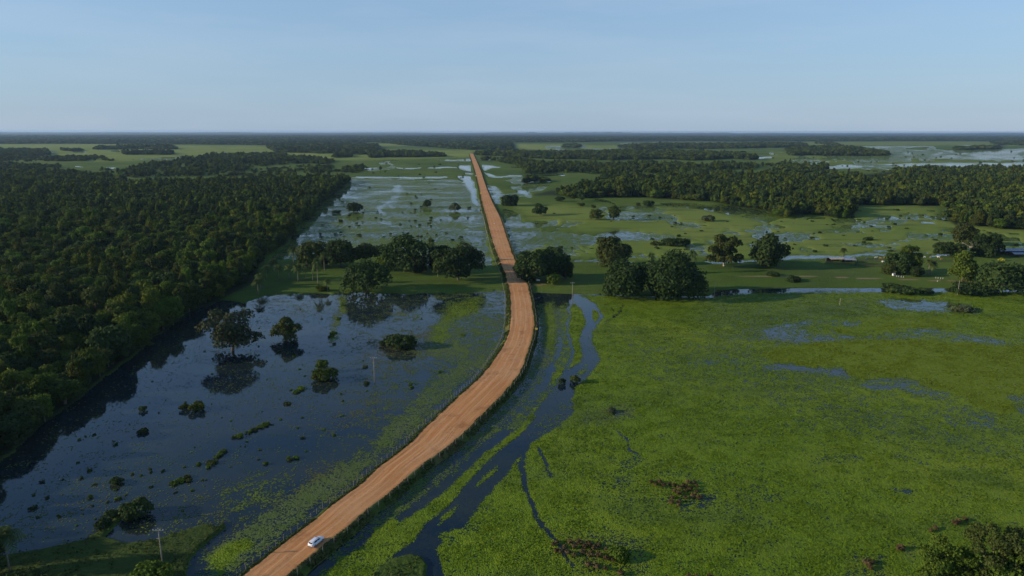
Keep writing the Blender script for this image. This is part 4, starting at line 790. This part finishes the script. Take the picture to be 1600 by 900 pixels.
# tufts of water plants standing on the left pond; low shrubs of the far meadows
tuft = []
for k in range(4):
    r = np.random.default_rng(640 + k); L = [(r.normal() * .35, r.normal() * .35, .25, .42, .4) for _ in range(5)]; tuft.append(quads('tuft', cloud(L, .34, r, 240, 1.5, .4, -.2), M['leaf_forest' if k % 2 else 'leaf_dark']))
tb = quads('tuft', cloud([(0, 0, .2, .5, .35), (.4, .2, .2, .4, .3), (-.3, .3, .2, .4, .3)], .3, np.random.default_rng(3), 200, 1.4, .4), M['leaf_bright'])
n = 0
while n < 110:
    x, y = rng.uniform(10, 700), rng.uniform(480, 830)
    if not inside(np.array([[x, y]]), [(30, 790), (110, 690), (215, 610), (300, 560), (420, 480), (600, 470), (690, 480), (560, 660), (330, 790), (130, 830), (20, 860)])[0] or rng.random() > .35 + .65 * fbm(np.array([x / 60]), np.array([y / 40]), 91)[0]: continue
    p = g(x, y); bright = rng.random() < .35 + .3 * (x > 280); o = link('water_tuft', tb if bright else tuft[rng.integers(4)], None, (p[0], p[1], .02)); k = rng.uniform(.35, .75) * (1.6 if rng.random() < .12 else 1)
    o.scale = (k * 1.2, k * 1.2, k); o.rotation_euler = (0, 0, rng.uniform(0, 6))
    tag(o, ('bright yellow green' if bright else 'dark green') + ' tuft of water plants alone on the open left pond', 'water plant', ('bright' if bright else 'dark') + ' tufts scattered over the left pond'); n += 1
# reed line through the left pond
for i, (x, y, w) in enumerate([(397, 672, 15), (388, 676, 12), (374, 682, 18), (364, 684, 10), (349, 707, 16), (340, 714, 14), (331, 724, 18), (326, 730, 12), (344, 711, 9), (293, 746, 13), (285, 750, 16), (275, 754, 18), (296, 752, 12), (470, 607, 18), (463, 613, 14), (450, 631, 14), (414, 664, 16), (407, 668, 14), (572, 600, 14), (640, 601, 10), (643, 606, 10), (570, 574, 10), (688, 582, 10), (723, 524, 10), (452, 719, 12), (462, 717, 14), (415, 725, 10), (537, 478, 9), (529, 498, 9), (528, 500, 7), (523, 538, 8), (520, 521, 14), (516, 526, 12)]):
    p = g(x, y); sc, _ = scale_at(x, y); r = np.random.default_rng(700 + i); W = w * .72 / sc; L = [(r.uniform(-.4, .4) * W, r.uniform(-.3, .3) * W * 1.2, .25, .3 * W, .25 + .1 * W) for _ in range(6)]
    tag(link('reed_clump', quads('reeds', cloud(L, .32, r, 420, 1.5, .4, -.2), M['leaf_bright' if i % 3 else 'leaf_olive']), None, (p[0], p[1], .02)), 'clump of yellow green reeds in the broken line crossing the left pond', 'reeds', 'reed clumps crossing the left pond')
shr = []
for k in range(4):
    r = np.random.default_rng(660 + k); L = lump_set('bush', 5, 2.6, r); shr.append((limbs(L, 5, 2.6, r, 4, .07, -.3, .15).mesh('stem', M['bark'], True), quads('crown', cloud(L, .8, r, 260, 1.3, .35), M['leaf_dark' if k % 2 else 'leaf_olive'])))
AREAS = [([(800, 318), (1000, 330), (1230, 345), (1340, 325), (1460, 325), (1600, 368), (1600, 392), (1240, 398), (900, 402), (815, 398), (860, 385), (1060, 372), (1060, 362), (860, 345)], 95, 'low dark shrub dotted over the bright meadow right of the far road', 'low shrubs of the bright far meadow', .75),
         ([(500, 318), (540, 285), (735, 285), (752, 330), (765, 400), (600, 398), (460, 392)], 90, 'low shrub standing in the flooded meadow left of the far road', 'low shrubs of the flooded meadow', .7),
         ([(550, 250), (735, 246), (740, 280), (560, 278)], 30, 'small shrub on the green plain beside the end of the far road', 'small shrubs of the plain by the far road', 1.1),
         ([(1200, 240), (1600, 236), (1600, 268), (1200, 272)], 55, 'small dark tree standing among the shining pools on the far right', 'small trees among the far right pools', 1.5)]
for poly, cnt, lab, gr, k0 in AREAS:
    n = 0; bb = np.array(poly)
    while n < cnt:
        x, y = rng.uniform(bb[:, 0].min(), bb[:, 0].max()), rng.uniform(bb[:, 1].min(), bb[:, 1].max()); pp_ = np.array([[x, y]])
        if not inside(pp_, poly)[0] or fbm(pp_[:, 0] / 40, pp_[:, 1] / 9, 95)[0] < .47: continue
        xr = np.interp(y, rc[:, 1], rc[:, 0])
        if abs(x - xr) < (y - 200) * .2: continue
        p = g(x, y); tm, cm = shr[rng.integers(4)]; o = tag(empty('shrub', (p[0], p[1], .2), rng.uniform(0, 6)), lab, 'shrub', gr); k = k0 * rng.uniform(.5, 1.25); o.scale = (k * 1.15, k * 1.15, k * rng.uniform(.8, 1.3)); link('stem', tm, o); link('crown', cm, o); n += 1

# ---------------------------------------------------------------- leaves of the floating mat and the verge grass: real relief near the camera
NCL = 330000
X = rng.uniform(-240, 340, NCL); Y = 122 * (470 / 122) ** rng.random(NCL); px, w_ = proj(np.column_stack([X, Y, np.zeros(NCL)]))
k = (px[:, 0] > -60) & (px[:, 0] < 1660) & (px[:, 1] < 960); X, Y, px = X[k], Y[k], px[k]
Lf, Cf, Of, Df, Bf, _, _, _ = fields(px); patch = fbm(X / 6, Y / 6, 101)
k = (Lf < .3) & (rng.random(len(X)) < np.clip(Cf, 0, 1) ** 3 * np.clip(patch * 2.6 - .75, .05, 1)) & (Df < .45) & (Bf < .4); X, Y, Of, patch = X[k], Y[k], Of[k], patch[k]
V = []; ov = []
for q in range(3):
    n = len(X); P = np.column_stack([X + rng.normal(0, .35, n), Y + rng.normal(0, .35, n),   .08 + .26 * patch * rng.random(n)]); N = unit(n, rng) * .45 + np.array([0, 0, 1.]); N /= np.linalg.norm(N, axis=1)[:, None]
    V.append(leaf_quads(P, N, np.clip(.18 + .0011 * Y, .26, .6), rng)); ov.append(np.repeat(Of, 4))
V = np.concatenate(V); me = quads('floating_leaves', V, M['plant']); attr(me, 'olive', np.concatenate(ov).astype(np.float32)); tag(link('floating_leaves', me), kind='stuff')
print('LEAVES', len(V))
V = []
for P0 in (VL, VR):
    n = 26000; i = np.minimum((len(RS) * rng.random(n) ** 1.6).astype(int), len(RS) - 2); j = rng.uniform(.6, 4.2, n) ** 1.0; f = rng.random(n)[:, None]; a = np.floor(j).astype(int); b = (j - a)[:, None]
    P = (P0[i, a] * (1 - f) + P0[i + 1, a] * f) * (1 - b) + (P0[i, a + 1] * (1 - f) + P0[i + 1, a + 1] * f) * b; k = fbm(P[:, 0] / 5, P[:, 1] / 5, 111) > .36; P = P[k]
    P[:, 2] += rng.uniform(.02, .22, len(P)); N = unit(len(P), rng) + np.array([0, 0, .5]); N /= np.linalg.norm(N, axis=1)[:, None]; V.append(leaf_quads(P, N, np.clip(.3 + .001 * P[:, 1], .3, 1.2), rng))
tag(link('verge_plants', quads('verge_plants', np.concatenate(V), M['leaf_olive'])), kind='stuff')
# grass tussocks on the near land
V = []
n = 30000; X = rng.uniform(-170, -20, n); Y = rng.uniform(120, 200, n); px, _ = proj(np.column_stack([X, Y, np.zeros(n)])); Lf = fields(px)[0]; k = (Lf > .5) & (fbm(X / 5, Y / 5, 121) > .42); P = np.column_stack([X[k], Y[k], .5 + .4 * rng.random(k.sum())])
N = unit(len(P), rng) + np.array([0, 0, .6]); N /= np.linalg.norm(N, axis=1)[:, None]
tag(link('bank_grass', quads('bank_grass', leaf_quads(P, N, .5, rng), M['leaf_olive'])), kind='stuff')

# ---------------------------------------------------------------- fences, poles
def along(edge, outw, s, off, z):
    P = np.array([np.interp(s, RS, edge[:, k]) for k in range(2)]); O = np.array([np.interp(s, RS, outw[:, k]) for k in range(2)]); q = P + O * off; return Vector((q[0], q[1], z))
def road_fence(label, edge, outw, off, z, step, s0, s1, near, zt):
    root = tag(empty('wire_fence', along(edge, outw, s0, off, 0)), label, 'fence'); base = root.location
    kinds = []
    for k in range(3):
        m = MB(); m.tube([(0, 0, -.9), (.01 * k, .01, .6), (.03 * (k - 1), .02, 1.5)], [.07, .062, .055], 6); kinds.append(m.mesh('post', M['wood'], False))
    rest = MB(); tops = []; s = s0; n = 0
    while s < s1:
        q = along(edge, outw, s, off + rng.uniform(-.12, .12), z) - base; tops.append(q)
        if s < near: o = link('post', kinds[n % 3], root, q); o.rotation_euler = (rng.normal() * .03, rng.normal() * .03, rng.uniform(0, 6))
        else: rest.tube([q + Vector((0, 0, -.9)), q + Vector((0, 0, 1.5))], [.1, .09], 4)
        s += step * rng.uniform(.9, 1.1) * (1 if s < near else 1.6); n += 1
    tag(rest.build('post', M['wood'], root), kind='stuff')
    for hgt in (.45, .9, 1.32): MB().tube([q + Vector((0, 0, hgt)) for q in tops], .012, 3).build('wire', M['wire'], root)
road_fence('wooden post and wire fence standing in water along the left side of the red road', RL2, -acr, 3.3, .2, 2.6, 10, 900, 330, 0)
road_fence('wooden post and wire fence along the dark right bank of the red road', RR2, acr, 1.3, 1.5, 4.6, 10, 700, 330, 0)

def pole(x, y, top, lab, arm=True):
    p = g(x, y); sc, t_ = scale_at(x, y); h = (y - top) / sc / math.cos(t_); o = tag(empty('utility_pole', (p[0], p[1], 0)), lab, 'pole')
    MB().tube([(0, 0, -1), (0, 0, h * .5), (0, 0, h)], [.17, .145, .11], 8).build('post', M['wood'], o, True)
    if arm:
        MB().box((0, -.14, h - .55), (2.5, .1, .13)).build('crossarm', M['wood'], o)
        for xx in (-1.15, -.45, .45, 1.15): MB().tube([(xx, -.14, h - .49), (xx, -.14, h - .36), (xx, -.14, h - .24)], [.03, .07, .05], 6).build('insulator', M['white'], o)
        MB().tube([(-.75, -.14, h - .6), (0, -.12, h - 1.35)], .025, 4).tube([(.75, -.14, h - .6), (0, -.12, h - 1.35)], .025, 4).build('brace', M['wire'], o)
        MB().box((-.35, -.05, h - 2.7), (.5, .12, .18)).build('bracket', M['wood'], o)
    return o
pole(255, 888, 828, 'wooden power pole with a crossarm on the grassy bank at the bottom left')
pole(585.5, 599, 558, 'thin wooden power pole standing in the middle of the left pond')
pole(894, 475, 441, 'thin power pole at the head of the channel right of the road')
pole(1115.5, 467, 443, 'thin pole right of the two big figs at the edge of the marsh', False)
pole(1496, 461, 438, 'thin pole before the sandy path at the farm', False)
pole(1312, 477, 466, 'short dark stump of a pole in the near edge of the far marsh', False)

# ---------------------------------------------------------------- road signs
def sign(x, y, z, lab, col, w=.75, h=.75, name='road_sign'):
    p = g(x, y, z); o = tag(empty(name, (p[0], p[1], z)), lab, 'sign'); MB().tube([(0, .04, -1.2), (0, .04, .9 + h)], .05, 6).build('post', M['wood'], o); MB().box((0, 0, .95 + h / 2), (w, .03, h)).build('board', col, o)
    return o
yel = plain('yellow_paint', (.80, .55, .10), .6, .3, .08, 2)
sign(838, 518, 1.3, 'small yellow warning sign on the right bank of the road at the bend', yel, 1.2, 1.0)
sign(751.5, 304, 1.5, 'yellow sign at the left edge of the far road', yel, 3, 1.8); sign(743.6, 276, 1.5, 'white sign at the left edge of the road near its far end', M['white'], 2.6, 2.0)
sign(772.5, 351, 1.75, 'short white marker standing on the far road', M['white'], .9, .8); sign(841, 441, .5, 'white board under the dense roadside trees right of the road', M['white'], 2.3, 1.1)

# ---------------------------------------------------------------- the white car
pc = g(494, 849, ROAD_Z + .1); i = int(np.argmin(np.hypot(RL2[:, 0] - pc[0], RL2[:, 1] - pc[1]))); dv = (RL2[i + 2] + RR2[i + 2] - RL2[i - 2] - RR2[i - 2]); hd = math.atan2(dv[1], dv[0])
un = np.dot(pc - RL2[i], acr[i]) / wid[i]
car = tag(empty('car', (pc[0], pc[1], ROAD_Z + float(np.interp(un, us, prof)) + .02), hd), 'white hatchback seen from behind driving up the red clay road', 'car')
cp = plain('white_car_paint', (.80, .81, .83), .22, .5, .02, 1); cp.node_tree.nodes['Principled BSDF'].inputs['Coat Weight'].default_value = .6
gl = plain('car_glass', (.012, .015, .018), .06, .6, .02, 1); blk = plain('black_rubber', (.02, .02, .02), .8, .2, .1, 5); rimm = plain('alloy_rim', (.55, .55, .57), .35, .5, .05, 3, .7); red = plain('tail_lamp_red', (.38, .015, .015), .25, .5, .05, 3); gry = plain('grey_trim', (.10, .10, .105), .6, .3, .1, 3)
def loft(rings, cap=True):
    m = MB(); n = len(rings[0]); V = [v for r_ in rings for v in r_]; Fc = [(i * n + k, i * n + (k + 1) % n, (i + 1) * n + (k + 1) % n, (i + 1) * n + k) for i in range(len(rings) - 1) for k in range(n)]
    if cap: Fc += [tuple(range(n))[::-1], tuple((len(rings) - 1) * n + k for k in range(n))]
    return m.add(V, Fc)
def sec(x, hw, zb, zm, zt, tw): return [(x, -hw * .86, zb), (x, -hw, zb + .14), (x, -hw, zm), (x, -hw * .97, zt - .06), (x, -tw, zt), (x, tw, zt), (x, hw * .97, zt - .06), (x, hw, zm), (x, hw, zb + .14), (x, hw * .86, zb)]
body = loft([sec(-2.16, .70, .42, .62, .80, .6), sec(-2.10, .80, .30, .64, .93, .7), sec(-1.85, .87, .26, .66, 1.0, .74), sec(-1.2, .895, .25, .67, 1.01, .76), sec(-.2, .90, .25, .67, .99, .76), sec(.8, .895, .25, .66, .97, .76), sec(1.15, .89, .25, .65, .95, .74), sec(1.75, .85, .26, .62, .84, .66), sec(2.05, .76, .30, .55, .72, .55), sec(2.17, .60, .38, .50, .62, .4)])
def cab(x, z, hw): return [(x, -hw, z), (x, -hw * .5, z + .035), (x, hw * .5, z + .035), (x, hw, z), (x, hw + .13 * (z - .95) / .5, .95), (x, -hw - .13 * (z - .95) / .5, .95)]
body.build('body', cp, car, True)
cabin = loft([cab(-1.98, .99, .70), cab(-1.72, 1.28, .63), cab(-1.5, 1.43, .60), cab(-1.0, 1.49, .59), cab(-.2, 1.50, .59), cab(.3, 1.43, .58), cab(.75, 1.21, .62), cab(1.2, .97, .70)]); cabin.build('cabin', cp, car, False)
MB().add([(-2.0, -.56, 1.03), (-2.0, .56, 1.03), (-1.66, .5, 1.37), (-1.66, -.5, 1.37)], [(0, 1, 2, 3)]).add([(-1.97, -.56, 1.03), (-1.97, .56, 1.03), (-1.62, .5, 1.37), (-1.62, -.5, 1.37)], [(3, 2, 1, 0)]).build('rear_window', gl, car)
MB().add([(1.16, -.64, 1.015), (1.16, .64, 1.015), (.40, .5, 1.415), (.40, -.5, 1.415)], [(0, 3, 2, 1)]).build('windscreen', gl, car)
for sgn in (-1, 1):
    for x0, x1, x2, x3 in ((-1.35, -.35, -.35, -1.2), (-.25, .78, .3, -.25)):
        MB().add([(x0, sgn * .745, 1.03), (x1, sgn * .745, 1.03), (x2, sgn * .635, 1.38), (x3, sgn * .635, 1.38)], [(0, 1, 2, 3) if sgn < 0 else (3, 2, 1, 0)]).build('side_window', gl, car)
    MB().box((-2.085, sgn * .66, .80), (.16, .26, .17), 0, .9).build('tail_light', red, car)
    MB().box((2.05, sgn * .60, .66), (.18, .3, .13), 0, .9).build('headlight', rimm, car)
    MB().box((.62, sgn * .98, 1.02), (.16, .2, .13), 0, .8).build('mirror', cp, car)
    MB().tube([(-1.3, sgn * .52, 1.545), (.05, sgn * .52, 1.555)], .022, 5).build('roof_rail', gry, car)
    for wx_ in (-1.3, 1.32):
        w = MB().tube([(wx_, sgn * .70, .33), (wx_, sgn * .74, .33), (wx_, sgn * .90, .33), (wx_, sgn * .925, .33)], [.29, .33, .33, .29], 18).build('wheel', blk, car); MB().tube([(wx_, sgn * .90, .33), (wx_, sgn * .932, .33)], .21, 12).build('rim', rimm, w)
MB().box((-2.13, 0, .40), (.14, 1.5, .2), 0, .96).build('bumper', gry, car); MB().box((-2.185, 0, .68), (.02, .5, .13)).build('number_plate', M['white'], car); MB().box((-1.66, 0, 1.455), (.3, 1.1, .045), 0, .94).build('spoiler', cp, car)

# ---------------------------------------------------------------- the farm: cattle yard, shed, cattle
def place(x, y): q = g(x, y); return Vector((q[0], q[1], .58))
def rail_fence(a, b, lab, rails=4, step=2.6, h=1.7):
    A, B = place(*a), place(*b); o = tag(empty('corral_fence', A), lab, 'fence'); d = B - A; n = max(2, int(d.length / step)); ang = math.atan2(d.y, d.x)
    pm = MB().tube([(0, 0, -.6), (0, 0, h + .15)], [.13, .11], 6).mesh('post', M['wood_dark'])
    for k in range(n + 1): link('post', pm, o, d * (k / n))
    for k in range(rails): MB().box(tuple(d / 2 + Vector((0, 0, .35 + k * (h - .4) / (rails - 1)))), (d.length, .07, .16), ang).build('rail', M['wood_dark'], o)
Cn = [(1290, 405), (1290, 413), (1378, 418), (1380, 410), (1340, 409), (1336, 417)]
for a, b, l in ((0, 1, 'short dark rail fence at the left end of the cattle yard'), (1, 5, 'front rail fence of the cattle yard below the pale roof'), (5, 2, 'front rail fence of the cattle yard right of the roofs'), (2, 3, 'rail fence at the right end of the cattle yard'), (3, 4, 'back rail fence of the cattle yard by the grazing cows'), (4, 5, 'dividing rail fence inside the cattle yard')): rail_fence(Cn[a], Cn[b], l)
rail_fence((1448, 411), (1492, 410), 'long rail fence between the palm pair and the bright green farm tree', 3)
def shed(x, y, w, dpt, h, lab, roof, rz=0.0, cat='shed', wall=True, tilt=.6):
    P = place(x, y); o = tag(empty('shed', P, rz), lab, cat)
    for xx in np.linspace(-w / 2 + .2, w / 2 - .2, max(2, int(w / 4) + 1)):
        for yy in (-dpt / 2 + .2, dpt / 2 - .2): MB().box((xx, yy, h / 2 - .3), (.2, .2, h + .6)).build('post', M['wood_dark'], o)
    if wall: MB().box((0, dpt / 2 - .05, h * .5), (w - .3, .08, h * .95)).build('wall', M['wood_dark'], o)
    m = MB(); e = .5
    m.add([(-w / 2 - e, -dpt / 2 - e, h - .1), (w / 2 + e, -dpt / 2 - e, h - .1), (w / 2 + e, 0, h + tilt), (-w / 2 - e, 0, h + tilt), (w / 2 + e, dpt / 2 + e, h - .1), (-w / 2 - e, dpt / 2 + e, h - .1)], [(0, 1, 2, 3), (3, 2, 4, 5)])
    V0 = list(m.V); m.add([(a, b, c - .08) for a, b, c in V0], [(3, 2, 1, 0), (5, 4, 2, 3)]); m.build('roof', roof, o); return o
shed(1305, 410, 11, 7, 2.7, 'open cattle shed with a pale plank roof at the left of the cattle yard', M['roof_pale'], .12)
shed(1326, 411, 8, 6, 2.5, 'smaller open shed with a grey plank roof inside the cattle yard', M['roof'], -.05)
shed(1580, 398, 34, 9, 3.4, 'long low farm building with a grey metal roof at the right edge', M['roof'], .02, 'farm building', True, 1.4)
shed(1590, 402, 10, 6, 2.6, 'small shed with a grey roof beside the long farm building', M['roof'], 0, 'shed', True, .9)
P = place(1396, 432); hut = tag(empty('hut', P), 'tiny white hut before the leaning tree on the meadow strip', 'hut'); MB().box((0, 0, .7), (1.5, 1.4, 1.6)).build('wall', M['white'], hut); MB().add([(-.9, -.9, 1.5), (.9, -.9, 1.5), (.9, .9, 1.5), (-.9, .9, 1.5), (-.9, 0, 2.0), (.9, 0, 2.0)], [(0, 1, 5, 4), (2, 3, 4, 5), (1, 2, 5), (3, 0, 4), (3, 2, 1, 0)]).build('roof', M['roof'], hut); MB().box((.1, -.71, .6), (.55, .04, 1.2)).build('door', M['wood_dark'], hut)
for i, (x, y) in enumerate([(1404, 434), (1408, 434.5), (1411.5, 435), (1401, 433.5), (1462, 436), (1465.5, 436.5), (1469.5, 437), (1473, 437.2), (1464.5, 441.5)]):
    P = place(x, y); o = tag(empty('stone_post', P), 'short white post in the row ' + ('by the tiny white hut' if i < 4 else 'right of the palm pair'), 'post', 'white posts ' + ('by the hut' if i < 4 else 'right of the palms')); MB().tube([(0, 0, -.3), (0, 0, .95), (0, 0, 1.1)], [.2, .17, .08], 7).build('shaft', M['stone'], o); MB().box((0, 0, .03), (.55, .55, .14)).build('foot', M['stone'], o)
cowc = [plain('cow_white', (.72, .68, .60), .8, .2, .1, 1), plain('cow_tan', (.46, .24, .10), .8, .2, .15, 1), plain('cow_grey', (.40, .37, .33), .8, .2, .15, 1)]
def cow_mesh(mat, graze):
    m = MB(); hz = .55 if graze else 1.5
    J = {0: (0, 0, 1.05, .36, .40), 1: (.55, 0, 1.08, .34, .40), 2: (-.6, 0, 1.08, .33, .36), 3: (.95, 0, 1.2, .2, .27), 4: (1.25, 0, (1.2 + hz) / 2 + .05, .15, .2), 5: (1.5, 0, hz, .13, .15), 6: (1.78, 0, hz - .14, .085, .09), 15: (-.92, 0, 1.22, .1, .12), 16: (-1.02, 0, .62, .03, .03), 17: (.66, 0, 1.44, .14, .13)}
    E = [(0, 1), (1, 3), (3, 4), (4, 5), (5, 6), (0, 2), (2, 15), (15, 16), (1, 17)]
    for k, (x, y, b) in enumerate(((.6, .2, 1), (.6, -.2, 1), (-.66, .2, 2), (-.66, -.2, 2))):
        J[7 + 2 * k] = (x - (.03 if x > 0 else .1), y, .58, .1, .11); J[8 + 2 * k] = (x, y, .02, .065, .065); E += [(b, 7 + 2 * k), (7 + 2 * k, 8 + 2 * k)]
    J[18] = (1.45, .2, hz + .1, .05, .05); J[19] = (1.45, -.2, hz + .1, .05, .05); E += [(5, 18), (5, 19)]
    me = bpy.data.meshes.new('cow'); ks = sorted(J); ix = {k: i for i, k in enumerate(ks)}; me.from_pydata([J[k][:3] for k in ks], [(ix[a], ix[b]) for a, b in E], []); me.materials.append(mat)
    o = bpy.data.objects.new('cow_build', me); COL.objects.link(o); md = o.modifiers.new('skin', 'SKIN'); sv = me.skin_vertices[0].data if me.skin_vertices else None
    if sv is None:
        bm = bmesh.new(); bm.from_mesh(me); bm.verts.layers.skin.verify(); bm.to_mesh(me); bm.free(); sv = me.skin_vertices[0].data
    for k in ks: sv[ix[k]].radius = J[k][3:5]; sv[ix[k]].use_root = k == 0
    sb = o.modifiers.new('sub', 'SUBSURF'); sb.levels = sb.render_levels = 1
    dg = bpy.context.evaluated_depsgraph_get(); out = bpy.data.meshes.new_from_object(o.evaluated_get(dg)); out.name = 'cow'; bpy.data.objects.remove(o); return out
cows = [cow_mesh(cowc[0], True), cow_mesh(cowc[0], False), cow_mesh(cowc[1], True), cow_mesh(cowc[2], True)]
CW = [(1368, 405, 1, 'white cow standing left of the tan cows behind the cattle yard'), (1376, 406, 2, 'left tan cow of the herd behind the cattle yard'), (1382, 405, 2, 'right tan cow of the herd behind the cattle yard'), (1380, 411.5, 0, 'white cow grazing just behind the right end of the cattle yard'), (1354, 406, 3, 'grey cow grazing behind the middle of the cattle yard'), (1334, 406, 3, 'grey cow grazing behind the small shed'), (1387, 403, 0, 'white cow at the water edge behind the tan cows'), (1444, 404, 0, 'white cow left of the palm pair in the back field'), (1454, 404, 3, 'grey cow just above the palm pair in the back field'), (1466, 404, 1, 'white cow right of the palm pair in the back field'), (1471, 407, 2, 'tan cow right of the palm pair in the back field')]
for i, (x, y, k, lab) in enumerate(CW):
    P = place(x, y); o = tag(link('cow', cows[k], None, (P.x, P.y, .56)), lab, 'cow', 'cattle grazing at the farm'); o.rotation_euler = (0, 0, (0, 3.0, .3, 2.8, 3.5, .2)[i % 6])

# ---------------------------------------------------------------- the air
hz = MB().box((0, 0, 51.5), (92000, 92000, 109)).mesh('haze', None); hm = bpy.data.materials.new('haze'); hm.use_nodes = True; hn = hm.node_tree
hn.nodes.remove(hn.nodes['Principled BSDF']); pv = hn.nodes.new('ShaderNodeVolumePrincipled'); pv.inputs['Color'].default_value = (.48, .72, 1, 1); pv.inputs['Density'].default_value = 2.6e-5; pv.inputs['Anisotropy'].default_value = .2
hn.links.new(pv.outputs[0], hn.nodes['Material Output'].inputs['Volume']); hz.materials.append(hm); tag(link('haze', hz), kind='stuff')
